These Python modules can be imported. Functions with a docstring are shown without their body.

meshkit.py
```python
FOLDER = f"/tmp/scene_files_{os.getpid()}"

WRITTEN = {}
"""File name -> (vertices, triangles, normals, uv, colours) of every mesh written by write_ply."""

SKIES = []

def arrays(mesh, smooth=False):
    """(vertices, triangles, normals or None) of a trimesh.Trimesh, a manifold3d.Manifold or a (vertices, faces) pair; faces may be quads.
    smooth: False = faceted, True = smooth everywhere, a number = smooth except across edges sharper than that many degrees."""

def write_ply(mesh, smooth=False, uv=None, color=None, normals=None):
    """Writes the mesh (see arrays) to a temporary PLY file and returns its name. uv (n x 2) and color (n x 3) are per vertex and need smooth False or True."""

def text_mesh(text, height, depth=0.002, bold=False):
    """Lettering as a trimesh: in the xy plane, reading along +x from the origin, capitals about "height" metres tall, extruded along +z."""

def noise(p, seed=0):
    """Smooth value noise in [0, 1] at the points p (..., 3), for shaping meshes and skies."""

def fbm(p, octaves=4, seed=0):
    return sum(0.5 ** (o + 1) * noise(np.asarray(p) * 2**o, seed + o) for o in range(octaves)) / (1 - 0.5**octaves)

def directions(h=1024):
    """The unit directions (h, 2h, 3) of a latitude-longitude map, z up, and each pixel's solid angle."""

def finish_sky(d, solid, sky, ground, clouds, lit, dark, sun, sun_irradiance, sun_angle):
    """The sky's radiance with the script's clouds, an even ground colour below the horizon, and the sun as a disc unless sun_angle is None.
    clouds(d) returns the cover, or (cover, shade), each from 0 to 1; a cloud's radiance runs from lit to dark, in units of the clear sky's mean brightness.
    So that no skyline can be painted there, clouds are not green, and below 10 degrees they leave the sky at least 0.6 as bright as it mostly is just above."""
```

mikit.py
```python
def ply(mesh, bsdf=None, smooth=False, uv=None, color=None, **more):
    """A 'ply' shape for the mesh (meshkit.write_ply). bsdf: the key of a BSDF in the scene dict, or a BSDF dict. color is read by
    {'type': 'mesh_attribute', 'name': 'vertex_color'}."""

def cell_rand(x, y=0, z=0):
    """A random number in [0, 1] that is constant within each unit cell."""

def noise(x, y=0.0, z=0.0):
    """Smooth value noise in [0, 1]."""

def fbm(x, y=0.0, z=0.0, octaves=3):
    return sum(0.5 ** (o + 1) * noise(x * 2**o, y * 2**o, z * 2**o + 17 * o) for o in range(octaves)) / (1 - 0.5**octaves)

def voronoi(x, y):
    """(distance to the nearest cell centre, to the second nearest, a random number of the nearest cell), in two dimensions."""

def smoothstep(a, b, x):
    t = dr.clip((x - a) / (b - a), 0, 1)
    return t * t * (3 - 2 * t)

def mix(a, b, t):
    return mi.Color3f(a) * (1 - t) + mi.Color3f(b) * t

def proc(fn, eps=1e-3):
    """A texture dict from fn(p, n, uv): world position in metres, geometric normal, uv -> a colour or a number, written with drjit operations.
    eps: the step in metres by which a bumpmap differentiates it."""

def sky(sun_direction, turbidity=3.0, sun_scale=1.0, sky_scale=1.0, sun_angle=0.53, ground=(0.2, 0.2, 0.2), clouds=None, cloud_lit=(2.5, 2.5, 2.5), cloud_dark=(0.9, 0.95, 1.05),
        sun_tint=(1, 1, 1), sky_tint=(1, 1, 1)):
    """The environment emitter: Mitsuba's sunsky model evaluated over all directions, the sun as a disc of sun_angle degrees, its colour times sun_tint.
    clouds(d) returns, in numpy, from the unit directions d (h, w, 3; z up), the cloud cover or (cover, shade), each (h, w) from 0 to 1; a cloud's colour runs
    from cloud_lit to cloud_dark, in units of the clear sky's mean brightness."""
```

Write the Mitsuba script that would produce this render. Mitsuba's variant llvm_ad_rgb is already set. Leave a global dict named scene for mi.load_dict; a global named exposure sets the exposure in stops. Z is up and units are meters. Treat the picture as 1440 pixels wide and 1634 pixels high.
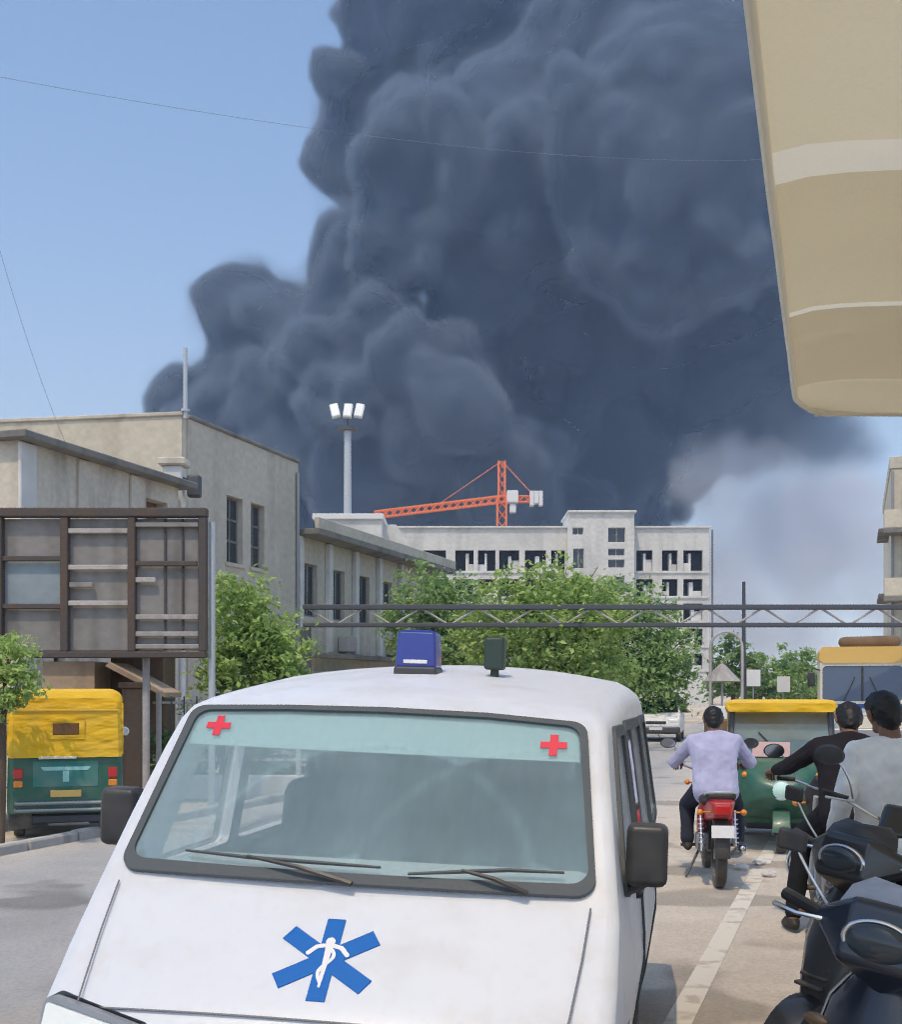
import math, random
import numpy as np, trimesh, mitsuba as mi, mikit, meshkit, manifold3d as m3
import drjit as dr
from scipy import ndimage
from scipy.spatial.transform import Rotation
from shapely.geometry import Polygon, LineString, Point, box as sbox
from shapely.ops import unary_union
from shapely import affinity
from mikit import proc, noise, fbm, mix, smoothstep

T = mi.ScalarTransform4f
scene, labels = {}, {}
# ---------------------------------------------------------------- camera, sky, exposure
F, HY, CH = 1978.0, 1103.0, 1.7          # focal length and horizon row in photo pixels, eye height in metres
scene['camera'] = {'type': 'perspective', 'fov': 2 * math.degrees(math.atan(720 / F)), 'fov_axis': 'x', 'near_clip': 0.05, 'medium': {'type': 'ref', 'id': 'air'}, 'far_clip': 9000.0,
                   'principal_point_offset_y': (817 - HY) / 1634,
                   'to_world': T().look_at([0, 0, CH], [0, 1, CH], [0, 0, 1])}
SUN = np.array([-.17, -.46, .87])
scene['sky'] = mikit.sky(SUN.tolist(), turbidity=6.0, sky_scale=2.95, sun_scale=.88, sun_tint=(1.0, .985, .965), sky_tint=(.96, 1.0, 1.08), ground=(.24, .22, .2))
exposure = 0.66
SMOKE = True
# the dusty summer air that the far smoke and buildings fade into
scene['air'] = {'type': 'homogeneous', 'albedo': {'type': 'rgb', 'value': [.95, .95, .95]}, 'sigma_t': {'type': 'rgb', 'value': [.00018, .00027, .00043]}}


def W(px, py, Y):
    """the place that stands Y metres ahead and shows at pixel (px, py) of the photograph, for planning where things stand"""
    return np.array([(px - 720) / F * Y, Y, CH + (HY - py) / F * Y])


# ---------------------------------------------------------------- the road's own axes: u along the road, v to its right
RA = math.atan(0.3256)
UD, VD = np.array([math.sin(RA), math.cos(RA)]), np.array([math.cos(RA), -math.sin(RA)])
def R2(u, v): return UD * u + VD * v
def to_uv(x, y): return np.array([UD @ [x, y], VD @ [x, y]])
ROADM = np.eye(4); ROADM[:2, 0] = VD; ROADM[:2, 1] = UD      # local x = v, local y = u

# ---------------------------------------------------------------- helpers
used, cache = set(), {}
def numbered(key):
    if key not in used and not any(k.startswith(key + '__') for k in scene):
        used.add(key); return key
    i = 1
    while f'{key}_{i:03d}' in used: i += 1
    used.add(f'{key}_{i:03d}'); return f'{key}_{i:03d}'
def thing(name, label, cat, group=None, kind=None):
    key = numbered(name)
    labels[key] = {'label': label, 'category': cat}
    if group: labels[key]['group'] = group
    if kind: labels[key]['kind'] = kind
    return key
def put(key, mesh, mat, smooth=30, M=None, label=None):
    key = numbered(key)
    k = (id(mesh), smooth)
    if k not in cache: cache[k] = (mikit.ply(mesh, None, smooth=smooth), mesh)
    d = dict(cache[k][0]); d['bsdf'] = {'type': 'ref', 'id': mat}
    if M is not None: d['to_world'] = T(np.asarray(M, float))
    scene[key] = d
    if label: labels[key] = {'label': label}
    return key
def single(name, label, cat, mesh, mat, smooth=30, M=None, group=None, kind=None):
    key = put(name, mesh, mat, smooth, M)
    labels[key] = {'label': label, 'category': cat}
    if group: labels[key]['group'] = group
    if kind: labels[key]['kind'] = kind
    return key
def structure(name, mesh, mat, smooth=False, M=None):
    key = put(name, mesh, mat, smooth, M); labels[key] = {'kind': 'structure'}; return key
def place(x, y, z=0, rot=0, s=1.0):
    M = np.eye(4); c, sn = math.cos(rot), math.sin(rot)
    M[:3, :3] = np.array([[c, -sn, 0], [sn, c, 0], [0, 0, 1]]) * s; M[:3, 3] = [x, y, z]; return M
def xf(mesh, M):
    m = mesh.copy(); m.apply_transform(np.asarray(M, float)); return m
def cat(*ms): return trimesh.util.concatenate([m for x in ms for m in (x if isinstance(x, (list, tuple)) else [x])])
def box(x0, x1, y0, y1, z0, z1, c=0.0):
    lo, hi = np.minimum([x0, y0, z0], [x1, y1, z1]), np.maximum([x0, y0, z0], [x1, y1, z1])
    if c <= 0:
        return trimesh.creation.box(bounds=[lo, hi])
    c = min(c, .45 * (hi - lo).min()); pts = []
    for sx in (0, 1):
        for sy in (0, 1):
            for sz in (0, 1):
                p = np.where([sx, sy, sz], hi, lo); d = np.where([sx, sy, sz], -c, c)
                for k in range(3):
                    q = p + d; q[k] = p[k]; pts.append(q)
    return trimesh.convex.convex_hull(np.array(pts))
def frames(p):
    t = np.gradient(p, axis=0); t /= np.linalg.norm(t, axis=1, keepdims=True) + 1e-12
    a = np.cross(t[0], [0, 0, 1.0] if abs(t[0][2]) < .9 else [1.0, 0, 0]); out = []
    for k in range(len(p)):
        a = a - t[k] * (a @ t[k]); a /= np.linalg.norm(a) + 1e-12; out.append((a, np.cross(t[k], a)))
    return out
def tube(pts, r, n=8):
    p = np.asarray(pts, float); r = np.broadcast_to(r, (len(p),)); fr = frames(p); ang = np.arange(n) * 2 * np.pi / n
    v = np.concatenate([p[k] + r[k] * (np.cos(ang)[:, None] * fr[k][0] + np.sin(ang)[:, None] * fr[k][1]) for k in range(len(p))] + [p[:1], p[-1:]])
    f = []
    for k in range(len(p) - 1):
        for j in range(n):
            a, b = k * n + j, k * n + (j + 1) % n
            f += [[a, b, b + n], [a, b + n, a + n]]
    e = len(p) * n
    for j in range(n):
        f += [[e, (j + 1) % n, j], [e + 1, e - n + j, e - n + (j + 1) % n]]
    m = trimesh.Trimesh(v, f, process=False); m.fix_normals(); return m
def rod(a, b, r, r2=None, n=10): return tube([a, b], [r, r if r2 is None else r2], n)
def curve(pts, n=24):
    """a smooth line through the points"""
    from scipy.interpolate import CubicSpline
    p = np.asarray(pts, float); s = np.r_[0, np.cumsum(np.linalg.norm(np.diff(p, axis=0), axis=1))]
    return CubicSpline(s, p)(np.linspace(0, s[-1], n))
def prism(poly, d, axes='xyz'):
    """a shapely polygon or point list in the plane of the first two axes, d = (from, to) along the third"""
    if not hasattr(poly, 'exterior'): poly = Polygon(poly)
    m = trimesh.creation.extrude_polygon(poly, d[1] - d[0], engine='earcut'); v = np.array(m.vertices); v[:, 2] += d[0]
    o = np.empty_like(v)
    for k, a in enumerate(axes): o[:, 'xyz'.index(a)] = v[:, k]
    m = trimesh.Trimesh(o, m.faces, process=False); m.fix_normals(); return m
def lathe(prof, n=24, axis='z', at=(0, 0, 0)):
    m = trimesh.creation.revolve(np.asarray(prof, float), sections=n); v = np.array(m.vertices)
    if axis == 'x': v = v[:, [2, 0, 1]]
    if axis == 'y': v = v[:, [1, 2, 0]]
    m = trimesh.Trimesh(v + np.asarray(at), m.faces, process=False); m.fix_normals(); return m
def torus(R, r, axis='x', at=(0, 0, 0), n=36, k=12):
    a = np.linspace(0, 2 * np.pi, k + 1)
    return lathe(np.stack([R + r * np.cos(a), r * np.sin(a)], 1), n, axis, at)
def loft(sections, caps=True):
    s = np.asarray(sections, float); n, k = s.shape[:2]; f = []
    for i in range(n - 1):
        for j in range(k):
            a, b = i * k + j, i * k + (j + 1) % k
            f += [[a, b, b + k], [a, b + k, a + k]]
    v = s.reshape(-1, 3)
    if caps:
        v = np.vstack([v, s[0].mean(0), s[-1].mean(0)]); e = n * k
        for j in range(k): f += [[e, (j + 1) % k, j], [e + 1, e - k + j, e - k + (j + 1) % k]]
    m = trimesh.Trimesh(v, f, process=False); m.fix_normals(); return m
def ball(c, r, sub=2): m = trimesh.creation.icosphere(sub, 1.0); return trimesh.Trimesh(m.vertices * np.asarray(r) + np.asarray(c), m.faces, process=False)
def man(mesh): return m3.Manifold(m3.Mesh(np.asarray(mesh.vertices, np.float32), np.asarray(mesh.faces, np.uint32)))
def tri(m):
    q = m.to_mesh(); return trimesh.Trimesh(q.vert_properties[:, :3], q.tri_verts, process=False)
def weld(mesh): m = mesh.copy(); m.merge_vertices(merge_tex=True, merge_norm=True); return m
def sph(c, r, n=14): return m3.Manifold.sphere(float(r), n).translate([float(x) for x in c])
def blob(spheres, n=14): return m3.Manifold.batch_hull([sph(c, r, n) for c, r in spheres])
def skinmesh(hulls, edge=.02, it=10):
    m = m3.Manifold.batch_boolean(hulls, m3.OpType.Add)
    t = tri(m.refine_to_length(edge)); t.merge_vertices()
    if it: trimesh.smoothing.filter_taubin(t, iterations=it)
    return t
def rounded(x0, x1, y0, y1, z0, z1, r, n=12):
    return tri(m3.Manifold.batch_hull([sph((x, y, z), r, n) for x in (x0 + r, x1 - r) for y in (y0 + r, y1 - r) for z in (z0 + r, z1 - r)]))
def wheel(key, y, R, w, M, x=0, spokes=0, hub='steel_grey'):
    k = numbered(key)
    put(k + '__tyre', lathe([[R * .68, -w / 2 * .9], [R * .9, -w / 2], [R * .985, -w / 2 * .75], [R, -w / 4], [R, w / 4], [R * .985, w / 2 * .75], [R * .9, w / 2], [R * .68, w / 2 * .9], [R * .68, -w / 2 * .9]], 32, 'x', (x, y, R)), 'rubber', 40, M)
    if spokes:
        s = [torus(R * .66, R * .035, 'x', (x, y, R)), lathe([[0, -w * .45], [R * .16, -w * .45], [R * .16, w * .45], [0, w * .45]], 16, 'x', (x, y, R))]
        for i in range(spokes):
            a = i * 2 * np.pi / spokes
            s.append(rod((x, y + .1 * R * math.cos(a), R + .1 * R * math.sin(a)), (x, y + .67 * R * math.cos(a), R + .67 * R * math.sin(a)), R * .045, n=6))
        put(k + '__rim', cat(s), hub, 40, M)
    else:
        put(k + '__rim', lathe([[0, -w * .30], [R * .25, -w * .34], [R * .3, -w * .2], [R * .55, -w * .22], [R * .62, -w * .42], [R * .7, -w * .45], [R * .7, w * .45], [R * .62, w * .42], [R * .55, w * .22], [R * .3, w * .2], [R * .25, w * .34], [0, w * .3]], 28, 'x', (x, y, R)), hub, 40, M)

# ---------------------------------------------------------------- materials
def rgb(*c): return {'type': 'rgb', 'value': list(c)}
def paint(name, c, rough=.5, spec=.5, metal=0., coat=0., tex=None, bump=None):
    d = {'type': 'principled', 'base_color': proc(tex) if tex else rgb(*c), 'roughness': rough, 'specular': spec, 'metallic': metal}
    if coat: d |= {'clearcoat': coat, 'clearcoat_gloss': .9}
    if bump: d = {'type': 'bumpmap', 'tex': proc(bump[0], bump[2] if len(bump) > 2 else 1e-3), 'scale': bump[1], 'bsdf': d}
    scene[name] = {'type': 'twosided', 'bsdf': d}
def dusty(c, dust=(.38, .33, .27), amount=.35, scale=5.0):
    def f(p, n, uv):
        a = fbm(p.x * scale, p.y * scale, p.z * scale, 3); low = smoothstep(.9, .1, p.z)
        return mix(c, dust, dr.clip(amount * (smoothstep(.35, .75, a) * .6 + low * .6 + .5 * smoothstep(.5, 1, n.z)), 0, 1))
    return f
def plaster(c, stain, s=1.0):
    def f(p, n, uv):
        a = fbm(p.x * .5 * s, p.y * .5 * s, p.z * .5 * s, 3)
        streak = fbm((p.x + p.y * .7) * 2.4 * s, 0, p.z * .22 * s, 3)
        fine = fbm(p.x * 9 * s, p.y * 9 * s, p.z * 9 * s, 2)
        k = smoothstep(.42, .8, streak) * .65 + smoothstep(.45, .8, a) * .45
        return mix(c, stain, dr.clip(k, 0, 1)) * (.88 + .24 * fine)
    return f
def road_tex(p, n, uv):
    v = p.x * float(VD[0]) + p.y * float(VD[1]); u = p.x * float(UD[0]) + p.y * float(UD[1])
    f1, f2, f3 = fbm(u * .22, v * .6, 1, 3), fbm(p.x * 3.1, p.y * 3.1, 2, 4), fbm(p.x * 60, p.y * 60, 3, 2)
    dust = dr.clip(smoothstep(-4.6, -1.6, v + 1.6 * (f1 - .5)) * .95 + smoothstep(-7.4, -9.2, v + 1.2 * (f1 - .5)) * .9 + .3 * smoothstep(.5, .8, f1), 0, 1)
    tyre = smoothstep(.55, .0, dr.abs(v + 5.9)) * .35 + smoothstep(.5, 0., dr.abs(v + 4.1)) * .3
    base = mix((.30, .298, .29), (.455, .405, .335), dust) * (1 - tyre * .35 * (1 - dust))
    spot = smoothstep(.64, .72, fbm(p.x * .9, p.y * .9, 7, 3)) * .35
    d2, d1 = mikit.voronoi(p.x * .7 + f2, p.y * .7 + f2)[0:2][::-1]
    crack = smoothstep(.018, .0, dr.abs(d2 - d1)) * smoothstep(.5, .7, f1) * .25
    return base * (.78 + .2 * f2 + .3 * f3) * (1 - spot) * (1 - crack)
def soil_tex(p, n, uv):
    f1, f2, f3 = fbm(p.x * .35, p.y * .35, 4, 4), fbm(p.x * 5, p.y * 5, 5, 3), fbm(p.x * 45, p.y * 45, 5, 2)
    return mix((.36, .31, .245), (.46, .41, .34), smoothstep(.3, .7, f1)) * (.7 + .3 * f2 + .3 * f3)
paint('asphalt', None, .85, .35, tex=road_tex, bump=(lambda p, n, uv: fbm(p.x * 70, p.y * 70, 0, 2), .004, .004))
paint('soil', None, .95, .2, tex=soil_tex, bump=(lambda p, n, uv: fbm(p.x * 40, p.y * 40, 0, 3), .012, .005))
paint('line_paint', None, .7, .3, tex=lambda p, n, uv: mix((.62, .59, .51), (.43, .38, .315), smoothstep(.5, .78, fbm(p.x * 9, p.y * 9, 3, 4)) * .8 + .12))
paint('kerb_stone', None, .85, .3, tex=plaster((.42, .4, .37), (.24, .22, .2), 2.0))
paint('cream_plaster', None, .85, .25, tex=plaster((.62, .565, .45), (.47, .41, .32), .8))
paint('stained_plaster', None, .9, .25, tex=plaster((.62, .575, .48), (.36, .31, .25), 1.3))
paint('grey_plaster', None, .9, .25, tex=plaster((.56, .52, .43), (.44, .405, .335), .8))
paint('pale_plaster', None, .9, .25, tex=plaster((.64, .64, .61), (.48, .47, .45), .35))
paint('tan_plaster', None, .9, .25, tex=plaster((.45, .34, .24), (.28, .21, .16), 1.5))
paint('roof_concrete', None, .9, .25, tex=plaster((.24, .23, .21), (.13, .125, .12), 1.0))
paint('white_paint', (.80, .80, .81), .35, .5, coat=.6)
def van_tex(p, n, uv):
    a = fbm(p.x * 7, p.y * 7, p.z * 7, 4); b = fbm(p.x * 40, p.y * 40, p.z * 14, 2)
    return mix((.65, .68, .725), (.50, .46, .41), dr.clip(smoothstep(.45, .85, a) * .30 + smoothstep(.85, .2, p.z) * .5 + smoothstep(.55, .8, b) * .08, 0, 1))
scene['van_white'] = {'type': 'twosided', 'bsdf': {'type': 'principled', 'base_color': proc(van_tex), 'roughness': .32, 'specular': .5, 'clearcoat': .5, 'clearcoat_gloss': .92}}
paint('white_far', (.72, .72, .71), .5)
paint('panel_grey', None, .8, .3, tex=plaster((.27, .26, .25), (.15, .14, .13), 1.4))
paint('panel_blue', None, .7, .3, tex=plaster((.27, .33, .37), (.2, .23, .25), 1.0))
paint('rust_steel', None, .75, .4, tex=plaster((.085, .075, .07), (.12, .075, .05), 3.0))
paint('pale_steel', None, .6, .4, tex=plaster((.46, .44, .42), (.3, .27, .25), 2.0))
paint('steel_grey', (.34, .35, .36), .4, .5, .6)
paint('galvanised', (.52, .55, .57), .45, .5, .3)
paint('dark_steel', (.09, .095, .105), .5, .5, .3)
paint('chrome', (.75, .76, .78), .12, .5, 1.0)
paint('rubber', None, .8, .3, tex=dusty((.022, .022, .023), amount=.35, scale=9))
paint('black_plastic', None, .42, .5, tex=dusty((.03, .031, .034), amount=.16, scale=7))
paint('seam_grey', (.20, .20, .21), .6, .3)
paint('trim_rubber', (.075, .09, .10), .6, .4)
paint('grey_plastic', (.28, .29, .30), .5, .5)
paint('navy_paint', (.012, .018, .032), .2, .5, coat=1.0)
paint('red_paint', (.42, .03, .035), .25, .5, coat=1.0)
paint('black_paint', (.02, .022, .026), .2, .5, coat=1.0)
paint('seat_vinyl', (.035, .036, .04), .55, .4)
paint('interior_cloth', (.10, .12, .14), .85, .3)
paint('dash_pale', (.42, .52, .53), .6, .3)
paint('rickshaw_green', None, .4, .5, coat=.4, tex=dusty((.008, .105, .066), amount=.16))
paint('rickshaw_yellow', None, .6, .35, tex=dusty((.78, .47, .015), (.55, .42, .16), amount=.26, scale=5), bump=(lambda p, n, uv: fbm(p.x * 4, p.y * 4, p.z * 11, 3), .05, .01))
paint('canopy_amber', (.72, .50, .13), .6, .35)
paint('window_brown', (.16, .075, .02), .35, .5)
paint('decal_deep_teal', None, .45, .4, tex=dusty((.03, .20, .17), amount=.35))
paint('decal_teal', (.32, .62, .58), .5, .4)
paint('decal_white', (.78, .78, .78), .5, .4)
paint('decal_red', (.70, .03, .06), .45, .4)
paint('decal_blue', (.006, .13, .46), .5, .25)
paint('pink_paper', (.78, .52, .48), .7, .3)
paint('crane_orange', (.88, .25, .10), .5, .4)
paint('bus_cream', None, .4, .5, coat=.3, tex=dusty((.72, .68, .55), amount=.25, scale=2))
paint('bus_yellow', (.74, .48, .13), .4, .5, coat=.3)
paint('blue_panel', (.05, .09, .28), .35, .5)
paint('brown_canvas', None, .9, .2, tex=plaster((.22, .15, .10), (.13, .09, .07), 2.0))
paint('skin', (.20, .105, .065), .55, .4)
paint('hair', (.012, .011, .011), .5, .4)
def cloth(name, c, k=.8):
    paint(name, None, .9, .15, tex=lambda p, n, uv: mi.Color3f(c) * (k + .4 * fbm(p.x * 14, p.y * 14, p.z * 14, 3)), bump=(lambda p, n, uv: fbm(p.x * 9, p.y * 9, p.z * 6, 3), .03, .01))
cloth('lavender_cotton', (.46, .46, .64)); cloth('pale_cotton', (.76, .77, .75)); cloth('black_cotton', (.018, .019, .022)); cloth('dark_denim', (.03, .035, .05)); cloth('charcoal_cotton', (.022, .02, .024))
cloth('grey_cloth', (.33, .35, .40))
paint('shoe', (.03, .025, .022), .6)
paint('lens_white', (.82, .86, .84), .12, .5, coat=1)
paint('lens_pale_green', (.60, .86, .78), .15, .5, coat=1)
paint('lens_red', (.55, .02, .02), .15, .5, coat=1)
paint('lens_smoked', (.16, .09, .04), .2, .5, coat=1)
paint('lens_amber', (.75, .25, .02), .15, .5, coat=1)
paint('far_glass', (.035, .045, .055), .12, .6)
paint('bus_glass', (.10, .14, .22), .15, .6)
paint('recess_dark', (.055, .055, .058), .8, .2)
paint('slate_panel', (.075, .095, .125), .7, .3)
paint('bark', None, .95, .2, tex=plaster((.16, .12, .085), (.08, .06, .045), 4.0))
paint('paper', (.62, .60, .58), .8)
paint('beacon_base', (.05, .055, .06), .5)
scene['beacon_blue'] = {'type': 'twosided', 'bsdf': {'type': 'principled', 'base_color': rgb(.012, .03, .27), 'roughness': .12, 'specular': .6, 'clearcoat': 1.0}}
paint('horn_green', (.028, .05, .042), .5)
scene['pane'] = {'type': 'thindielectric', 'int_ior': 1.5}
scene['headlamp_glass'] = {'type': 'thindielectric', 'int_ior': 1.5}
scene['dusty_pane'] = {'type': 'blendbsdf', 'weight': proc(lambda p, n, uv: .22 + .16 * smoothstep(.3, .75, fbm(p.x * 3.5, p.y * 3.5, p.z * 3.5, 4))),
                       'a': {'type': 'thindielectric', 'int_ior': 1.55}, 'b': {'type': 'twosided', 'bsdf': {'type': 'diffuse', 'reflectance': rgb(.37, .57, .63)}}}
def glass_dust(p, n, uv):
    """dusty where the wipers do not reach; uv = (across, up) in metres"""
    x, s = uv.x, uv.y; w = fbm(x * 5, s * 5, 2, 4); fine = fbm(x * 40, s * 9, 3, 3); out = mi.Float(1.0); rim = mi.Float(0.0)
    for px in (.015, .47):
        r = dr.sqrt(dr.square(x - px) + dr.square(s - .02)); sw = smoothstep(.475, .455, r) * smoothstep(.09, .11, r); out = out * (1 - sw); rim = dr.maximum(rim, smoothstep(.03, .0, dr.abs(r - .465)))
    return dr.clip(.15 + .12 * w + .06 * fine + out * (.08 + .10 * w) + rim * .10 * fine + .16 * smoothstep(.24, .05, s) * w, 0, .6)
scene['van_glass'] = {'type': 'blendbsdf', 'weight': proc(glass_dust), 'a': {'type': 'thindielectric', 'int_ior': 1.6}, 'b': {'type': 'twosided', 'bsdf': {'type': 'diffuse', 'reflectance': rgb(.40, .58, .63)}}}
scene['sun_strip'] = {'type': 'principledthin', 'base_color': rgb(.58, .78, .76), 'roughness': .5, 'diff_trans': .5, 'eta': 1.4}
def leafmat(name, a, b):
    scene[name] = {'type': 'principledthin', 'base_color': proc(lambda p, n, uv: mix(a, b, fbm(p.x * 1.7, p.y * 1.7, p.z * 1.7, 2)) * (.75 + .5 * mikit.cell_rand(p.x * 9, p.y * 9, p.z * 9))), 'roughness': .5, 'diff_trans': .75, 'eta': 1.4}
leafmat('leaf_bright', (.33, .47, .14), (.55, .68, .26)); leafmat('leaf_mid', (.27, .42, .16), (.46, .60, .26)); leafmat('leaf_deep', (.19, .31, .12), (.34, .47, .21))
# ---------------------------------------------------------------- the ground
g = trimesh.creation.box(bounds=[[-1400, -300, -.6], [1400, 1500, -.02]]); structure('ground', g, 'soil')
def strip(v0, v1, u0, u1, z, name, mat, thick=.3):
    return structure(name, box(v0, v1, u0, u1, z - thick, z), mat, False, ROADM)
strip(-8.4, 9, -25, 150, 0.0, 'road', 'asphalt')
strip(-13.4, -8.52, -25, 150, -.012, 'verge', 'soil')
structure('lane_line', cat([box(-.93, -.79, u, u + 10, -.05, .004) for u in (2.2, 12.6, 23, 34, 46)]), 'line_paint', False, ROADM)
structure('lane_line', cat([box(-5.2, -5.05, u, u + 2.4, -.05, .004) for u in (1.5, 7.6, 14, 21, 28)]), 'line_paint', False, ROADM)
kerb = thing('kerb', 'low grey stone kerb along the left edge of the road', 'kerb', kind='structure')
for i in range(46):
    put(kerb + '__stone', box(-8.52, -8.38, 4 + i * .9, 4.88 + i * .9, -.2, .11 + .008 * math.sin(i * 2.3), .02), 'kerb_stone', 30, ROADM)

# ---------------------------------------------------------------- the ambulance van
VM = np.eye(4); VS = 1.097
VM[:3, :3] = Rotation.from_euler('zxy', np.radians([-10.3, 0, 1.7])).as_matrix() * VS
VM[:3, 3] = [-.362 * VS, 2.888 * VS, .0]
SY = np.array([(-.02, .56), (0, .68), (.03, .74), (.07, .785), (.10, .81), (.22, .918), (.344, 1.03), (.50, 1.2103), (.65, 1.3836), (.742, 1.49), (.79, 1.526), (.88, 1.557), (1.1, 1.597), (1.6, 1.648), (2.3, 1.672), (3.1, 1.66), (3.42, 1.61), (3.58, 1.50), (3.64, 1.2), (3.66, .9)])
def van_loft(ins):
    secs = []
    for y, zt in SY:
        t = zt - ins; zb = .27 + ins
        t = max(t, zb + .15)
        def w(z):
            b = np.interp(z, [.25, .45, .72, 1.0, 1.5, 1.68], [.66, .70, .735, .712, .637, .60])
            return b * np.interp(y, [-.02, 0, .03, .07, .12, .3, 3.3, 3.58, 3.66], [.87, .91, .94, .96, .975, .99, 1, .985, .94]) * np.interp(y, [.7, 2.0], [1, 1.05]) - ins
        r = np.interp(y, [0, .1, .3, .36, .74, .95, 3.3, 3.66], [.05, .05, .04, .035, .04, .10, .11, .06])
        cr = np.interp(y, [0, .1, .344, .40, .65, .742, .9, 1.2, 3.4, 3.66], [.02, .02, .012, .0, .0, .018, .035, .05, .05, .02])
        zs = np.linspace(zb, t - cr - r, 9); half = [(w(z), z) for z in zs]
        we = w(t - cr - r)
        for a in np.radians([18, 36, 54, 72, 90]): half.append((we - r * (1 - math.cos(a)), t - cr - r + r * math.sin(a)))
        e = half[-1][0]
        for q in (.8, .6, .4, .2, 0): half.append((e * q, t - cr * q * q))
        pts = half + [(-x, z) for x, z in half[-2::-1]]
        yy = y + (ins if y < .2 else ins * .8 if y < .8 else -ins if y > 3.3 else 0)
        secs.append([(x, yy, z) for x, z in pts])
    return loft(secs)
WN, WS = np.array([0, -.7563, .6544]), np.array([0, .6544, .7563])
def onwind(m):
    """a mesh in (x, s, d): across, up the windscreen, out of it"""
    v = np.array(m.vertices); bow = -.022 * (1 - (v[:, 0] / .62) ** 2)
    o = np.array([0, .344, 1.03]) + v[:, :1] * [1, 0, 0] + v[:, 1:2] * WS + v[:, 2:3] * WN; o[:, 1] += bow
    q = trimesh.Trimesh(o, m.faces, process=False); q.fix_normals(); return q
def sub(m, e): v, f = trimesh.remesh.subdivide_to_size(m.vertices, m.faces, e, max_iter=14); return trimesh.Trimesh(v, f)
glass = Polygon([(-.625, .065), (-.3, .058), (0, .055), (.3, .055), (.625, .058), (.562, .575), (.3, .598), (0, .606), (-.3, .604), (-.572, .592)]).buffer(-.045).buffer(.045, quad_segs=6)
sealout = Polygon([(-.648, .026), (.645, .022), (.583, .590), (.3, .615), (0, .624), (-.3, .621), (-.594, .609)]).buffer(-.05).buffer(.05, quad_segs=6)
van = thing('ambulance_van', 'white ambulance van facing us with blue star emblem on bonnet and blue beacon', 'van')
VX = lambda key, mesh, mat, sm=30, label=None: put(van + '__' + key, mesh, mat, sm, VM, label)
shell = man(weld(van_loft(0))) - man(weld(van_loft(.045)))
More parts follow.
